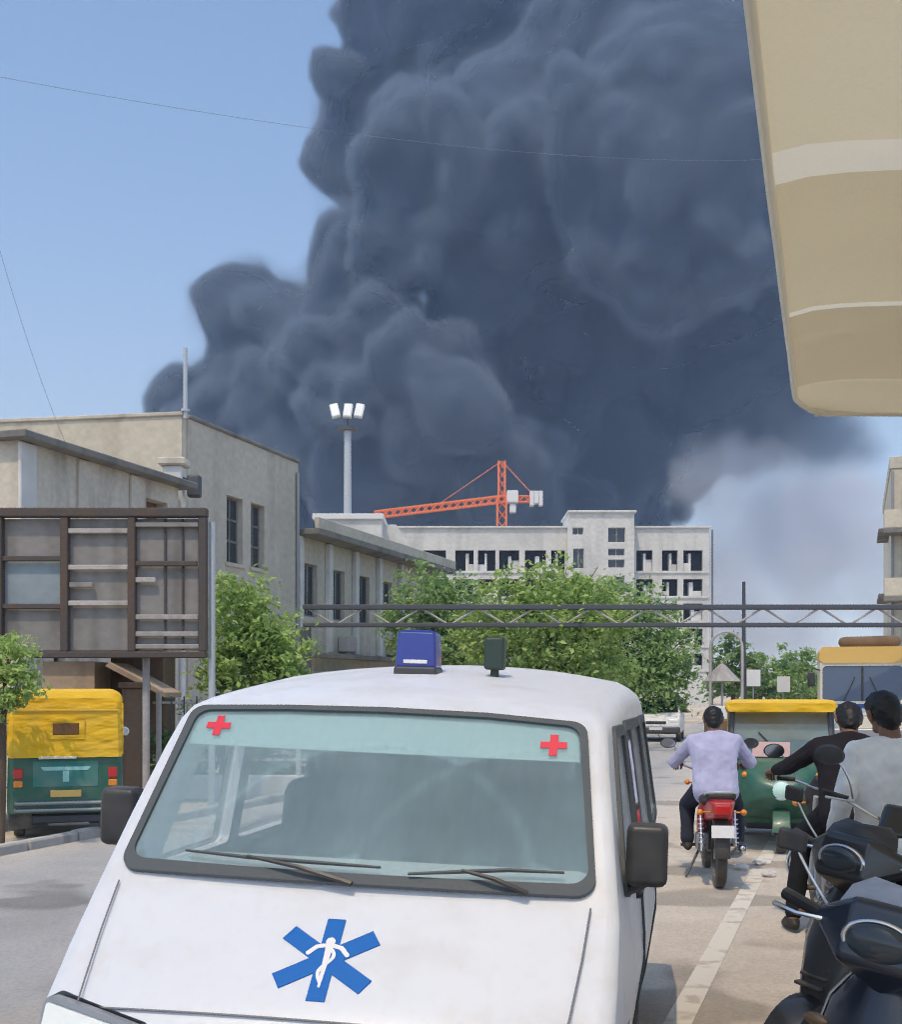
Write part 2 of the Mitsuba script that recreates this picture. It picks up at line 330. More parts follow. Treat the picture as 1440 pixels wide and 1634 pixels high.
hole = prism(affinity.affine_transform(glass.buffer(.012), [1, 0, 0, .7563, 0, 1.03]), (-.3, .95), 'xzy')
front_cut = man(hole)
wins = [[(.66, 1.06), (.70, 1.02), (1.28, 1.02), (1.28, 1.45), (.93, 1.45)], [(1.38, 1.02), (2.32, 1.02), (2.32, 1.46), (1.38, 1.46)], [(2.42, 1.02), (3.30, 1.02), (3.22, 1.46), (2.42, 1.46)]]
side_cut = m3.Manifold.batch_boolean([man(prism(Polygon(w).buffer(-.03).buffer(.03), (-1, 1), 'yzx')) for w in wins], m3.OpType.Add)
rear_cut = man(box(-.5, .5, 3.4, 3.9, 1.05, 1.45))
arches = m3.Manifold.batch_boolean([man(lathe([[0, -.9], [.36, -.9], [.36, .9], [0, .9]], 40, 'x', (0, y, .27))) - man(box(-.45, .45, y - .5, y + .5, -.2, .8)) for y in (.80, 2.86)], m3.OpType.Add)
body = tri(shell - front_cut - side_cut - rear_cut - arches)
VX('body', body, 'van_white', 28)
wind = onwind(sub(xf(trimesh.Trimesh(*(lambda r: (np.c_[r[0], np.zeros(len(r[0]))], r[1]))(trimesh.creation.triangulate_polygon(glass.buffer(.005), engine='earcut'))), np.eye(4)), .09))
wv_ = np.array(wind.vertices); k = numbered(van + '__windscreen')
scene[k] = mikit.ply(wind, 'van_glass', smooth=True, uv=np.c_[wv_[:, 0], (wv_[:, 2] - 1.03) / .7563], to_world=T(VM))
VX('windscreen_seal', onwind(sub(prism(sealout.difference(glass), (-.004, .010), 'xyz'), .1)), 'trim_rubber', 30)
stripp = glass.buffer(-.004).intersection(Polygon([(-.7, .478), (.7, .462), (.7, .8), (-.7, .8)]))
VX('sun_strip', onwind(sub(prism(stripp, (-.012, -.010)), .1)), 'sun_strip', 30, 'pale green band along the top of the windscreen')
def cross(r, b): return unary_union([sbox(-r, -b, r, b), sbox(-b, -r, b, r)])
for x, s in ((-.497, .540), (.495, .512)):
    VX('cross_emblem', onwind(prism(affinity.translate(cross(.037, .0115), x, s), (.001, .002))), 'decal_red', 30, 'red cross sticker in the corner of the windscreen')
HN, HD = np.array([0, -.66964, .74269]), np.array([0, .74269, .66964])
def onhood(m, lift=0.0):
    v = np.array(m.vertices); ins = np.abs(v[:, :1])
    o = np.array([0, .10, .81]) + v[:, :1] * [1, 0, 0] + v[:, 1:2] * HD + v[:, 2:3] * HN
    q = trimesh.Trimesh(o, m.faces, process=False); q.fix_normals(); return q
arm = sbox(-.0235, -.123, .0235, .123)
star = unary_union([arm, affinity.rotate(affinity.scale(arm, 1, 1.1), 57, origin=(0, 0)), affinity.rotate(affinity.scale(arm, 1, 1.1), -57, origin=(0, 0))])
SC = (-.006, .114)
VX('star_emblem', onhood(affinity_mesh := prism(affinity.translate(star, *SC), (-.001, .0035))), 'decal_blue', 30, 'blue six armed star with a white serpent staff')
snake = LineString([(.0 + .017 * math.sin(t * 6.2) * (1.15 - t * .6), .035 - .105 * t) for t in np.linspace(0, 1, 30)]).buffer(.0045)
staff = unary_union([Polygon([(-.010, .048), (.010, .048), (.003, -.085), (-.003, -.085)]), Point(0, .052).buffer(.012), snake, LineString([(-.05, .014), (-.032, .034), (0, .042), (.032, .034), (.05, .014)]).buffer(.006)])
VX('staff_emblem', onhood(prism(affinity.translate(staff, *SC), (.004, .005))), 'decal_white', 30)
# seams of the bonnet, wipers, lamps
for sx in (-1, 1):
    VX('bonnet_seam', tube([(sx * .632, .337, 1.026), (sx * .622, .22, .9195), (sx * .606, .10, .812), (sx * .598, .05, .768)], .0026, 6), 'seam_grey')
    hl = Polygon([(.375, .635), (.655, .625), (.682, .70), (.674, .788), (.41, .738), (.375, .70)]).buffer(-.02).buffer(.02)
    hm = prism(hl, (-.012, .05), 'xzy'); v = np.array(hm.vertices); v[:, 0] *= sx; v[:, 1] += .22 * np.clip(np.abs(v[:, 0]) - .42, 0, 1) ** 1.5 - .012 + (v[:, 2] - .68) * .28; hm = trimesh.Trimesh(v, hm.faces, process=False); hm.fix_normals()
    h = VX('headlight', hm, 'steel_grey', 30)
    lens = prism(hl.buffer(-.012), (-.02, -.014), 'xzy'); v = np.array(lens.vertices); v[:, 0] *= sx; v[:, 1] += .22 * np.clip(np.abs(v[:, 0]) - .42, 0, 1) ** 1.5 - .014 + (v[:, 2] - .68) * .28; lens = trimesh.Trimesh(v, lens.faces, process=False); lens.fix_normals()
    put(h + '__lens', lens, 'lens_white', 30, VM)
    m = numbered(van + '__mirror')
    cx = .762 if sx > 0 else -.77; cz = 1.13 if sx > 0 else 1.165
    put(m + '__housing', rounded(cx - .056, cx + .056, .60, .69, cz - .085, cz + .085, .022), 'black_plastic', 40, VM)
    put(m + '__bracket', tube([(sx * .70, .70, 1.02), (sx * .735, .67, 1.04), (cx, .65, cz - .07)], .018), 'black_plastic', 40, VM)
    put(m + '__glass', box(cx - .046, cx + .046, .690, .693, cz - .072, cz + .072, .001), 'chrome', 30, VM)
    for k, wy in enumerate(((.80), (2.86))):
        wheel(van + '__wheel', wy, .27, .165, VM @ np.array([[1, 0, 0, sx * .615], [0, 1, 0, 0], [0, 0, 1, 0], [0, 0, 0, 1.0]]))
    VX('door_handle', rounded(sx * .725 - .02, sx * .725 + .02, 1.12, 1.28, .93, .965, .014), 'black_plastic')
    for pts in ([(1.33, .36), (1.33, .95), (1.33, 1.46)], [(2.37, .36), (2.37, .95), (2.37, 1.47)]):
        wv = lambda z, y=1.5: np.interp(z, [.25, .45, .72, 1.0, 1.5, 1.68], [.66, .70, .735, .712, .637, .60]) * np.interp(y, [.3, .7, 2.0], [.99, 1, 1.05])
        VX('door_seam', tube([(sx * wv(z, y), y, z) for y, z0 in pts[:1] for z in np.linspace(.36, 1.46, 14)], .005, 6), 'trim_rubber')
    for wn_ in wins:
        pg = Polygon(wn_).buffer(-.028).buffer(.032)
        pm = sub(trimesh.Trimesh(*(lambda r: (np.c_[r[0], np.zeros(len(r[0]))], r[1]))(trimesh.creation.triangulate_polygon(pg, engine='earcut'))), .2)
        v = np.array(pm.vertices); o = np.c_[sx * (np.array([wv(z, y) for y, z in v[:, :2]]) - .022), v[:, 0], v[:, 1]]
        k = VX('side_window', trimesh.Trimesh(o, pm.faces, process=False), 'pane', True)
        rp = pg.buffer(.015).difference(pg.buffer(-.018)); rm = sub(prism(rp, (-.006, .006), 'xyz'), .12); v = np.array(rm.vertices)
        o = np.c_[sx * (np.array([wv(z, y) for y, z in v[:, :2]]) + v[:, 2]), v[:, 0], v[:, 1]]; rm = trimesh.Trimesh(o, rm.faces, process=False); rm.fix_normals()
        put(k + '__rubber', rm, 'trim_rubber', 30, VM)
for blade, piv in (([(-.46, .088), (-.28, .078), (-.10, .074), (.085, .070)], (.015, .020)), ([(.16, .055), (.30, .070), (.42, .082), (.56, .082)], (.47, .020))):
    b = onwind(tube([(x, s, .022) for x, s in blade], [.004, .006, .006, .004], 6)); w = VX('wiper', b, 'trim_rubber')
    mid = blade[1]
    put(w + '__arm', onwind(tube([(piv[0], piv[1], .014), ((piv[0] + mid[0]) / 2, (piv[1] + mid[1]) / 2, .036), (mid[0], mid[1], .028)], [.009, .007, .005], 6)), 'black_plastic', 30, VM)
VX('bonnet_seam', tube([(x, .052 - .004 + .03 * abs(x / .6) ** 4 * .2, .770 - .012 * (x / .6) ** 2) for x in np.linspace(-.6, .6, 25)], .003, 6), 'seam_grey')
VX('grille', cat([box(-.33, .33, -.034, -.01, z, z + .022, .005) for z in (.575, .615, .655)]), 'black_plastic')
VX('bumper', rounded(-.69, .69, -.10, .10, .28, .48, .05), 'grey_plastic', 40)
VX('number_plate', box(-.20, .20, -.112, -.10, .33, .43, .004), 'bus_yellow')
VX('front_panel', box(-.60, .60, -.015, .012, .49, .72, .006), 'van_white')
# inside
VX('dashboard', rounded(-.615, .615, .43, .80, .80, 1.058, .045), 'dash_pale', 40, 'pale dusty dashboard under the windscreen')
VX('floor_pan', box(-.62, .62, .35, 3.5, .33, .40, .01), 'interior_cloth')
VX('bulkhead', box(-.60, .60, 1.92, 1.96, .40, 1.50, .01), 'interior_cloth')
VX('headlining', loft([[(-.55, y, z), (.55, y, z), (.55, y, z + .015), (-.55, y, z + .015)] for y, z in ((.90, 1.455), (1.3, 1.50), (1.9, 1.53))]), 'interior_cloth')
for x in (-.34, .34):
    k = numbered(van + '__seat')
    put(k + '__cushion', rounded(x - .24, x + .24, 1.02, 1.52, .48, .70, .06), 'seat_vinyl', 40, VM)
    bk = xf(rounded(-.235, .235, -.07, .07, 0, .58, .06), trimesh.transformations.translation_matrix([x, 1.48, .66]) @ trimesh.transformations.rotation_matrix(-.22, [1, 0, 0]))
    put(k + '__backrest', bk, 'interior_cloth', 40, VM)
    put(k + '__headrest', rounded(x - .14, x + .14, 1.60, 1.69, 1.24, 1.43, .04), 'grey_plastic', 40, VM)
stw = numbered(van + '__steering_wheel')
SM = VM @ trimesh.transformations.translation_matrix([-.33, .90, 1.00]) @ trimesh.transformations.rotation_matrix(math.radians(38), [1, 0, 0])
put(stw + '__rim', torus(.185, .014, 'z'), 'black_plastic', True, SM)
put(stw + '__hub', cat(lathe([[0, -.03], [.05, -.03], [.045, .01], [0, .015]], 20), [rod((0, 0, 0), (.18 * math.cos(a), .18 * math.sin(a), 0), .012) for a in (.3, 2.84, 4.71)], rod((0, 0, -.02), (0, .0, -.34), .02)), 'black_plastic', 30, SM)
VX('rear_view_mirror', rounded(-.11, .11, .80, .83, 1.38, 1.44, .014), 'black_plastic')
# on the roof
BM = VM @ trimesh.transformations.translation_matrix([-.035, 1.33, 1.607]) @ np.diag([.9, .9, .94, 1])
b = numbered(van + '__beacon'); labels[b] = {'label': 'blue warning beacon on the roof'}
put(b + '__base', rounded(-.082, .082, -.07, .07, -.02, .035, .012), 'beacon_base', 40, BM)
put(b + '__lens', tri(m3.Manifold.batch_hull([sph((sx * (.066 - .006 * (z > .1)), sy * .05, z), .012) for sx in (-1, 1) for sy in (-1, 1) for z in (.04, .148)])), 'beacon_blue', 40, BM)
put(b + '__cap', box(-.05, .05, -.038, .038, .157, .166, .004), 'beacon_blue', 30, BM)
put(b + '__bracket', box(-.045, .045, -.0660, -.0628, .045, .058, .001), 'decal_white', 30, BM)
HM = VM @ trimesh.transformations.translation_matrix([.225, 1.34, 1.598]) @ np.diag([.74, .74, .84, 1])
b = numbered(van + '__siren_horn'); labels[b] = {'label': 'dark green siren box on the roof'}
put(b + '__foot', lathe([[0, -.02], [.05, -.02], [.05, .0], [.022, .012], [.018, .05], [0, .05]], 18), 'horn_green', 40, HM)
put(b + '__box', rounded(-.046, .046, -.045, .045, .045, .175, .014), 'horn_green', 40, HM)
# ---------------------------------------------------------------- buildings and street structures
def frame_window(parent, rect, plane, M, depth=.12, mull=(1, 1), mat='pale_plaster', name='window'):
    """a recessed window: rect = (a0, a1, z0, z1) on the plane 'x' or 'y' = plane, facing the negative side; local axes a, z"""
    a0, a1, z0, z1 = rect; k = numbered(parent + '__' + name); t = min(.06, (a1 - a0) * .09)
    fr = prism(sbox(a0, z0, a1, z1).difference(unary_union([sbox(a0 + t + i * (a1 - a0 - t) / mull[0], z0 + t + j * (z1 - z0 - t) / mull[1], a0 + (i + 1) * (a1 - a0 - t) / mull[0], z0 + (j + 1) * (z1 - z0 - t) / mull[1]) for i in range(mull[0]) for j in range(mull[1])])), (plane + depth, plane + depth + .06), 'xzy')
    put(k + '__frame', fr, mat, False, M)
    put(k + '__pane', box(a0, a1, plane + depth + .025, plane + depth + .035, z0, z1), 'far_glass', False, M)
    return k
def wall_with_holes(a0, a1, z0, z1, holes, y, thick):
    return prism(sbox(a0, z0, a1, z1).difference(unary_union([sbox(h[0], h[2], h[1], h[3]) for h in holes])) if holes else sbox(a0, z0, a1, z1), (y, y + thick), 'xzy')
def side_matrix(u0, v0):
    """local frame of a wall that runs along the road and faces it: a = along the road, y into the building, z up"""
    M = np.eye(4); p = R2(u0, v0); M[:2, 0] = UD; M[:2, 1] = -VD; M[:2, 3] = p; return M
# main block: corner at u 26.51, v -15.5
b = thing('cream_hall', 'tall cream hall with sunlit blank end wall and two tall windows in its grey side', 'building')
pc = np.array([-6.52, 30.0]); u0, v0 = to_uv(*pc)
SM_ = side_matrix(u0, v0); H = 8.36
wn = [(2.26, 3.15, 5.05, 6.80), (3.62, 4.42, 5.05, 6.80)]
put(b + '__side_wall', wall_with_holes(0.3, 6.6, 0, H, wn, 0, .3), 'grey_plaster', False, SM_)
for r in wn: frame_window(b, r, 0, SM_, .16, (2, 3), 'roof_concrete')
for r in wn: put(b + '__sill', box(r[0] - .08, r[1] + .08, -.07, -.002, r[2] - .1, r[2] - .005, .01), 'grey_plaster', 30, SM_)
E1 = np.array([-.985, .172])                     # the end wall runs off to the left, slightly away
q = pc + E1 * 16; far_ = R2(u0 + 6.6, v0); q2 = q + UD * 6.6
EM = np.eye(4); EM[:2, 0] = -E1; EM[:2, 1] = [-E1[1] * -1 * -1, E1[0] * -1]; EM[:2, 1] = [.172, .985]; EM[:2, 3] = q
put(b + '__end_wall', box(0, 16.0, 0, .3, 0, H), 'cream_plaster', False, EM)
put(b + '__coping', cat(box(-.05, 16.05, -.06, .36, H, H + .10, .02)), 'stained_plaster', 30, EM)
put(b + '__coping', box(0.34, 6.62, -.06, .34, H, H + .10, .02), 'roof_concrete', 30, SM_)
put(b + '__back_wall', prism([tuple(q + UD * 6.3), tuple(R2(u0 + 6.3, v0 - .3)), tuple(R2(u0 + 6.6, v0 - .3)), tuple(q2)], (0, H), 'xyz'), 'grey_plaster')
put(b + '__roof', prism([tuple(q + UD * .3), tuple(pc + UD * .35 - VD * .3), tuple(R2(u0 + 6.3, v0 - .32)), tuple(q2 - UD * .3)], (H - .6, H - .4), 'xyz'), 'roof_concrete')
put(b + '__drain_pipe', rod((6.45, -.06, 0), (6.45, -.06, H - .3), .05), 'grey_plastic', 30, SM_)
single('roof_mast', 'thin pale pole standing on the corner of the cream hall roof', 'pole', cat(rod((-6.43, 29.99, 8.3), (-6.43, 29.99, 10.0), .055, .05), lathe([[0, 0], [.11, 0], [.11, .06], [0, .06]], 12, 'z', (-6.43, 29.99, 8.46))), 'galvanised')
# nearer low building with the shaded brown recess
b = thing('low_stained_building', 'low stained building with dark flat roof edge behind the hoarding frame', 'building')
pc2 = np.array([-7.67, 22.0]); ub, vb = to_uv(*pc2); LM = side_matrix(ub, vb); H2 = 6.15
rec = [(4.15, 5.0, 4.95, 5.75), (1.0, 1.35, 1.0, 3.0)]
put(b + '__side_wall', wall_with_holes(.28, 5.2, 0, H2, rec, 0, .28), 'stained_plaster', False, LM)
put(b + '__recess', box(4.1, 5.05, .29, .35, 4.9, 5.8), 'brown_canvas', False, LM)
frame_window(b, rec[1], 0, LM, .14, (1, 2), 'roof_concrete')
put(b + '__front_wall', box(-.02, .28, -.02, 9, 0, H2), 'stained_plaster', False, LM)
put(b + '__back_wall', box(5.2, 5.45, 0, 9, 0, H2), 'stained_plaster', False, LM)
put(b + '__roof', box(-.25, 5.75, -.32, 9, H2, H2 + .14, .02), 'roof_concrete', 30, LM)
for a, w_ in ((.0, .42), (1.75, .3), (3.55, .25)):
    put(b + '__pilaster', box(a - .04, a + w_, -.07, .0, 0, H2 - .02, .015), 'pale_plaster' if a == 0 else 'stained_plaster', 30, LM)
put(b + '__ledge', box(.4, 5.3, -.14, -.002, 4.25, 4.36, .01), 'roof_concrete', 30, LM)
b = thing('gate_post', 'pale plastered post with dark floodlight at its top beside the cream hall', 'post')
put(b + '__post', box(-6.45, -6.02, 27.7, 28.1, 0, 6.75, .03), 'pale_plaster')
put(b + '__cap', box(-6.55, -5.92, 27.6, 28.2, 6.75, 6.92, .03), 'stained_plaster')
put(b + '__floodlight', cat(rounded(-5.92, -5.62, 27.72, 28.0, 6.05, 6.55, .06), rod((-6.05, 27.85, 6.5), (-5.85, 27.85, 6.4), .03)), 'dark_steel', 40)
# long two storey building along the road
b = thing('two_storey_block', 'long grey two storey block with shaded eave and dark upper windows', 'building')
ud, vd = to_uv(-4.55, 36.6); DM = side_matrix(ud, vd); L3, H3 = 13, 6.3
wn = [(.5 + i * 2.15, 1.45 + i * 2.15, 3.95, 5.55) for i in range(6)] + [(.6 + i * 3.2, 2.6 + i * 3.2, .9, 2.2) for i in range(4)]
put(b + '__front_wall', wall_with_holes(0, L3, 0, H3, wn, 0, .25), 'grey_plaster', False, DM)
for i, r in enumerate(wn): frame_window(b, r, 0, DM, .13, (2, 1), 'roof_concrete')
for i in range(6):
    put(b + '__pilaster', box(-.1 + i * 2.15, .18 + i * 2.15, -.16, -.001, 2.9, H3 - .02, .02), 'pale_plaster', 30, DM)
put(b + '__roof', box(-.1, L3, -.75, 8, H3, H3 + .18, .02), 'roof_concrete', 30, DM)
put(b + '__parapet', box(-.1, L3, -.75, -.62, H3 + .18, H3 + .5, .01), 'grey_plaster', 30, DM)
put(b + '__ledge', box(0, L3, -.55, -.001, 2.72, 2.86, .01), 'roof_concrete', 30, DM)
put(b + '__end_wall', box(-.02, .23, .25, 8, 0, H3 - .002), 'grey_plaster', False, DM)
put(b + '__end_wall', box(L3 - .25, L3, .25, 8, 0, H3 - .002), 'grey_plaster', False, DM)
put(b + '__sunshade', box(1.2, 3.7, -1.5, -.002, 2.2, 2.3, .01), 'pale_plaster', 30, DM)
for k in range(2): put(b + '__wall_unit', cat(rounded(3.0 + 4.3 * k, 3.75 + 4.3 * k, -.38, -.02, 2.95, 3.45, .04)), 'pale_steel', 40, DM)
# white building behind it
b = thing('white_roof_block', 'white flat roofed block peeping over the long grey block', 'building')
put(b + '__wall', box(-6.55, -3.35, 60, 70, 0, 10.0, .02), 'pale_plaster', 30)
put(b + '__coping', box(-6.7, -3.25, 59.85, 70.1, 10.0, 10.28, .03), 'white_far', 30)
put(b + '__wall', prism([(-3.345, 0), (-1.9, 0), (-1.9, 8.7), (-2.7, 9.9), (-3.345, 9.9)], (61, 69), 'xzy'), 'pale_plaster', False)
frame_window(b, (-5.2, -4.4, 8.2, 9.3), 59.83, np.eye(4), .02, (2, 1), 'grey_plaster')
# the unfinished hospital block far behind the trees
b = thing('concrete_hostel', 'wide pale concrete block with open dark bays and a taller stair tower', 'building')
K = 150 / F
HX = lambda px: (px - 720) * K
HZ = lambda py: CH + (HY - py) * K
rows = [(878, 911), (924, 951), (963, 990), (1003, 1030), (1043, 1068)]
bays = [(642, 668), (676, 712), (727, 756), (763, 791), (797, 829), (838, 872), (880, 902), (1016, 1042), (1057, 1082), (1091, 1122)]
holes = [(HX(x0), HX(x1), HZ(y1), HZ(y0)) for y0, y1 in rows for x0, x1 in bays]
put(b + '__facade', wall_with_holes(HX(628), HX(1132), -.2, HZ(843), holes, 150, .5), 'pale_plaster', False)
put(b + '__rear_wall', box(HX(628), HX(1132), 163.5, 164, -.2, HZ(843)), 'grey_plaster', False)
for x_ in (628, 1132 - .5 / K): put(b + '__side_wall', box(HX(x_), HX(x_) + .5, 150.5, 163.5, -.2, HZ(843)), 'pale_plaster', False)
put(b + '__roof', box(HX(628) + .5, HX(1132) - .5, 150.5, 163.5, HZ(858), HZ(855)), 'roof_concrete', False)
put(b + '__cornice', box(HX(626), HX(1134), 149.65, 164.3, HZ(843), HZ(840), .03), 'pale_plaster', 30)
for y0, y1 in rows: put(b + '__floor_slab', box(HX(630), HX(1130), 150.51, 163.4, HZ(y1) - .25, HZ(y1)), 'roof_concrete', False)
for y0, y1 in rows: put(b + '__string_course', box(HX(628), HX(1132), 149.83, 149.998, HZ(y1) - .32, HZ(y1) - .1, .02), 'pale_plaster', 30)
rng = np.random.default_rng(7)
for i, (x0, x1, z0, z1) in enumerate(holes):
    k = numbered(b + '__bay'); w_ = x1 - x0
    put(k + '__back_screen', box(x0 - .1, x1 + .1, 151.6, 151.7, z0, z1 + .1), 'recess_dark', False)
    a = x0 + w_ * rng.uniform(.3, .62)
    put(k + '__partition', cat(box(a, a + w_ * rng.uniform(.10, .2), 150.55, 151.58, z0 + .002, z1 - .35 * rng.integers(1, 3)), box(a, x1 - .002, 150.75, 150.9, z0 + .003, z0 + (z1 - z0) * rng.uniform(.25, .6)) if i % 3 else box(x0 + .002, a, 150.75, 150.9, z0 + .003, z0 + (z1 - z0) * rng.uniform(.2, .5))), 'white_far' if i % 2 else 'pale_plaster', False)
twr = [(HX(911), HX(928), HZ(857), HZ(846)), (HX(967), HX(994), HZ(869), HZ(846)), (HX(912), HX(929), HZ(910), HZ(879)), (HX(967), HX(993), HZ(890), HZ(879)), (HX(967), HX(993), HZ(909), HZ(896)), (HX(912), HX(929), HZ(953), HZ(925)), (HX(967), HX(993), HZ(934), HZ(923))]
put(b + '__stair_tower', cat(wall_with_holes(HX(906), HX(1008), -.2, HZ(823), twr, 147.6, .5), box(HX(906), HX(906) + .4, 148.1, 156, -.2, HZ(823)), box(HX(1008) - .4, HX(1008), 148.1, 156, -.2, HZ(823)), box(HX(906) + .4, HX(1008) - .4, 155.6, 156, HZ(870), HZ(823))), 'pale_plaster', False)
put(b + '__tower_roof', box(HX(903), HX(1011), 147.2, 156.4, HZ(823), HZ(819.5), .05), 'pale_plaster', 30)
for r in twr: frame_window(b, r, 147.6, np.eye(4), .35, (2, 1), 'grey_plaster')
put(b + '__drain_pipe', rod((HX(1138), 150.3, 0), (HX(1138), 150.3, HZ(845)), .12), 'roof_concrete')
# tower crane behind it
c = thing('tower_crane', 'orange tower crane standing behind the concrete block', 'crane')
def lattice(p, q_, w, n, r):
    p, q_ = np.array(p, float), np.array(q_, float); d = q_ - p; d /= np.linalg.norm(d)
    a = np.cross(d, [0, 1, 0]); a /= np.linalg.norm(a); bb = np.cross(d, a); o = []
    cs = [(a * s1 + bb * s2) * w / 2 for s1, s2 in ((1, 1), (1, -1), (-1, -1), (-1, 1))]
    for k in range(4): o.append(rod(p + cs[k], q_ + cs[k], r, n=5))
    for i in range(n):
        for k in range(4):
            s0, s1 = p + (q_ - p) * i / n + cs[k], p + (q_ - p) * (i + 1) / n + cs[(k + 1) % 4]
            o.append(rod(s0, s1, r * .7, n=4))
    return cat(o)
Kc = 175 / F
CX = lambda px, py: ((px - 720) * Kc, 175, CH + (HY - py) * Kc)
mx, _, mz = CX(801, 736)
put(c + '__mast', lattice((mx, 175, 0), (mx, 175, CX(0, 795)[2]), 1.25, 18, .13), 'crane_orange')
put(c + '__cat_head', lattice((mx, 175, CX(0, 795)[2]), (mx, 175, mz), .9, 4, .12), 'crane_orange')
put(c + '__jib', lattice((mx, 175, CX(0, 797)[2]), CX(598, 822), .9, 16, .13), 'crane_orange')
put(c + '__counter_jib', lattice((mx, 175, CX(0, 797)[2]), CX(862, 797), .8, 5, .11), 'crane_orange')
put(c + '__tie_bar', rod((mx, 175, mz), CX(856, 795), .07), 'crane_orange'); put(c + '__tie_bar', rod((mx, 175, mz), CX(690, 812), .05), 'crane_orange')
ca = CX(818, 794); put(c + '__cab', cat(box(ca[0] - .8, ca[0] + .8, 174.2, 175.8, ca[2] - .8, ca[2] + .9, .1), box(ca[0] - .4, ca[0] + .5, 174.5, 175.5, ca[2] - 2.2, ca[2] - 1.0, .1)), 'white_far')
cw = CX(856, 793)
for k in range(3): put(c + '__counterweight', box(cw[0] - .9 + k * .62, cw[0] - .34 + k * .62, 174.3, 175.7, cw[2] - 1.3 + .3 * (k == 1), cw[2] + .75, .05), 'white_far')
# floodlight mast
m_ = thing('floodlight_mast', 'tall galvanised floodlight mast with three white lamps above the rooftops', 'street lamp')
Kf = 120 / F; fx, fz = (555 - 720) * Kf, lambda py: CH + (HY - py) * Kf
put(m_ + '__pole', rod((fx, 120, 0), (fx, 120, fz(683)), .52, .33, 14), 'galvanised')
put(m_ + '__head_frame', cat(lathe([[.3, -.3], [.95, -.3], [.95, .05], [.3, .05], [.3, -.3]], 20, 'z', (fx, 120, fz(683))), rod((fx, 120, fz(690)), (fx, 120, fz(655)), .12), rod((fx - 1.4, 120, fz(662)), (fx + 1.6, 120, fz(662)), .09)), 'dark_steel')
for dx, tl in ((-1.2, -.25), (.05, .1), (1.15, .18)):
    M = trimesh.transformations.translation_matrix([fx + dx, 119.7, fz(657)]) @ trimesh.transformations.rotation_matrix(tl, [0, 1, 0]) @ trimesh.transformations.rotation_matrix(-.35, [1, 0, 0])
    k = numbered(m_ + '__floodlight'); put(k + '__housing', box(-.42, .42, -.2, .25, -.75, .75, .08), 'white_far', 30, M); put(k + '__lens', box(-.34, .34, -.225, -.205, -.65, .65, .01), 'lens_white', 30, M)
# building at the right edge
b = thing('balcony_building', 'pale building with dark balcony slabs at the right edge beyond the bus', 'building')
ur, vr = to_uv(*W(1408, 900, 52)[:2]); RM = ROADM.copy(); RM[:2, 3] = R2(ur, vr)
put(b + '__wall', box(.35, 9, 0, 14, 0, 11.0, .02), 'cream_plaster', 30, RM)
for z in (2.6, 5.4, 8.2):
    put(b + '__balcony', box(.05, 5, -1.1, -.005, z, z + .2, .02), 'roof_concrete', 30, RM)
    put(b + '__balcony_rail', cat(box(.07, 5, -1.08, -1.0, z + .205, z + .95, .02)), 'cream_plaster', 30, RM)
    put(b + '__balcony', box(-.12, .345, 1.2, 5.2, z + .3, z + .48, .02), 'roof_concrete', 30, RM)
    frame_window(b, (.8, 1.9, z + .3, z + 2.0), -.06, RM, .01, (2, 1), 'roof_concrete')
put(b + '__parapet', box(.30, 9.05, -.05, 14.05, 11.003, 11.5, .02), 'grey_plaster', 30, RM)
put(b + '__drain_pipe', rod((.42, -.07, 0), (.42, -.07, 10.9), .06), 'grey_plastic', 30, RM)
# the hoarding seen from behind
h = thing('hoarding', 'large dark steel billboard frame seen from behind on posts above the rickshaw', 'billboard')
bx = lambda px: (px - 720) * 18 / F
bz = lambda py: CH + (HY - py) * 18 / F
BMt = np.eye(4)
cols = [(2, 105), (105, 210), (210, 320)]
for x0, x1, y0, y1 in ((-2, 332, 812, 826), (-2, 330, 1040, 1050)):
    put(h + '__frame_bar', box(bx(x0), bx(x1), 17.88, 18.06, bz(y1), bz(y0), .012), 'rust_steel', 30, BMt)
for x in (0, 105, 212, 325):
    put(h + '__upright', box(bx(x - 6), bx(x + 6), 17.90, 18.05, bz(1040) + .002, bz(826) - .002, .01), 'rust_steel', 30, BMt)
for ci, (x0, x1) in enumerate(cols):
    ys_ = [(828, 890), (892, 968), (970, 1038)] if ci == 0 else [(828, 905), (907, 962), (964, 1038)] if ci == 1 else [(828, 898), (900, 984), (986, 1038)]
    for j, (y0, y1) in enumerate(ys_):
        put(h + '__sheet', box(bx(x0 + 4), bx(x1 - 4), 18.03 + .004 * ((ci + j) % 2), 18.05 + .004 * ((ci + j) % 2), bz(y1), bz(y0), .004), 'panel_blue' if (ci, j) == (0, 1) else 'panel_grey', 30, BMt)
for x0, x1, y, mt in ((108, 206, 848, 'pale_steel'), (108, 208, 906, 'pale_steel'), (108, 208, 963, 'pale_steel'), (216, 318, 838, 'panel_grey'), (216, 318, 985, 'pale_steel'), (214, 318, 1012, 'pale_steel'), (212, 320, 1032, 'pale_steel'), (4, 102, 892, 'rust_steel'), (4, 102, 968, 'rust_steel'), (112, 150, 934, 'panel_grey'), (214, 250, 926, 'pale_steel'), (216, 316, 900, 'rust_steel')):
    put(h + '__rail', box(bx(x0), bx(x1), 17.93, 17.985, bz(y + 4), bz(y - 4), .01), mt, 30, BMt)
for x in (262, 290): put(h + '__stay', box(bx(x), bx(x + 3), 17.99, 18.02, bz(1038), bz(828), .003), 'rust_steel', 30, BMt)
put(h + '__post', rod((bx(228), 18.2, 0), (bx(228), 18.2, bz(1045)), .055, n=12), 'pale_steel'); put(h + '__post', rod((bx(336), 18.1, 0), (bx(336), 18.1, bz(832)), .05, n=12), 'galvanised')
put(h + '__post', rod((bx(20), 18.2, 0), (bx(20), 18.2, bz(1045)), .055, n=12), 'pale_steel')
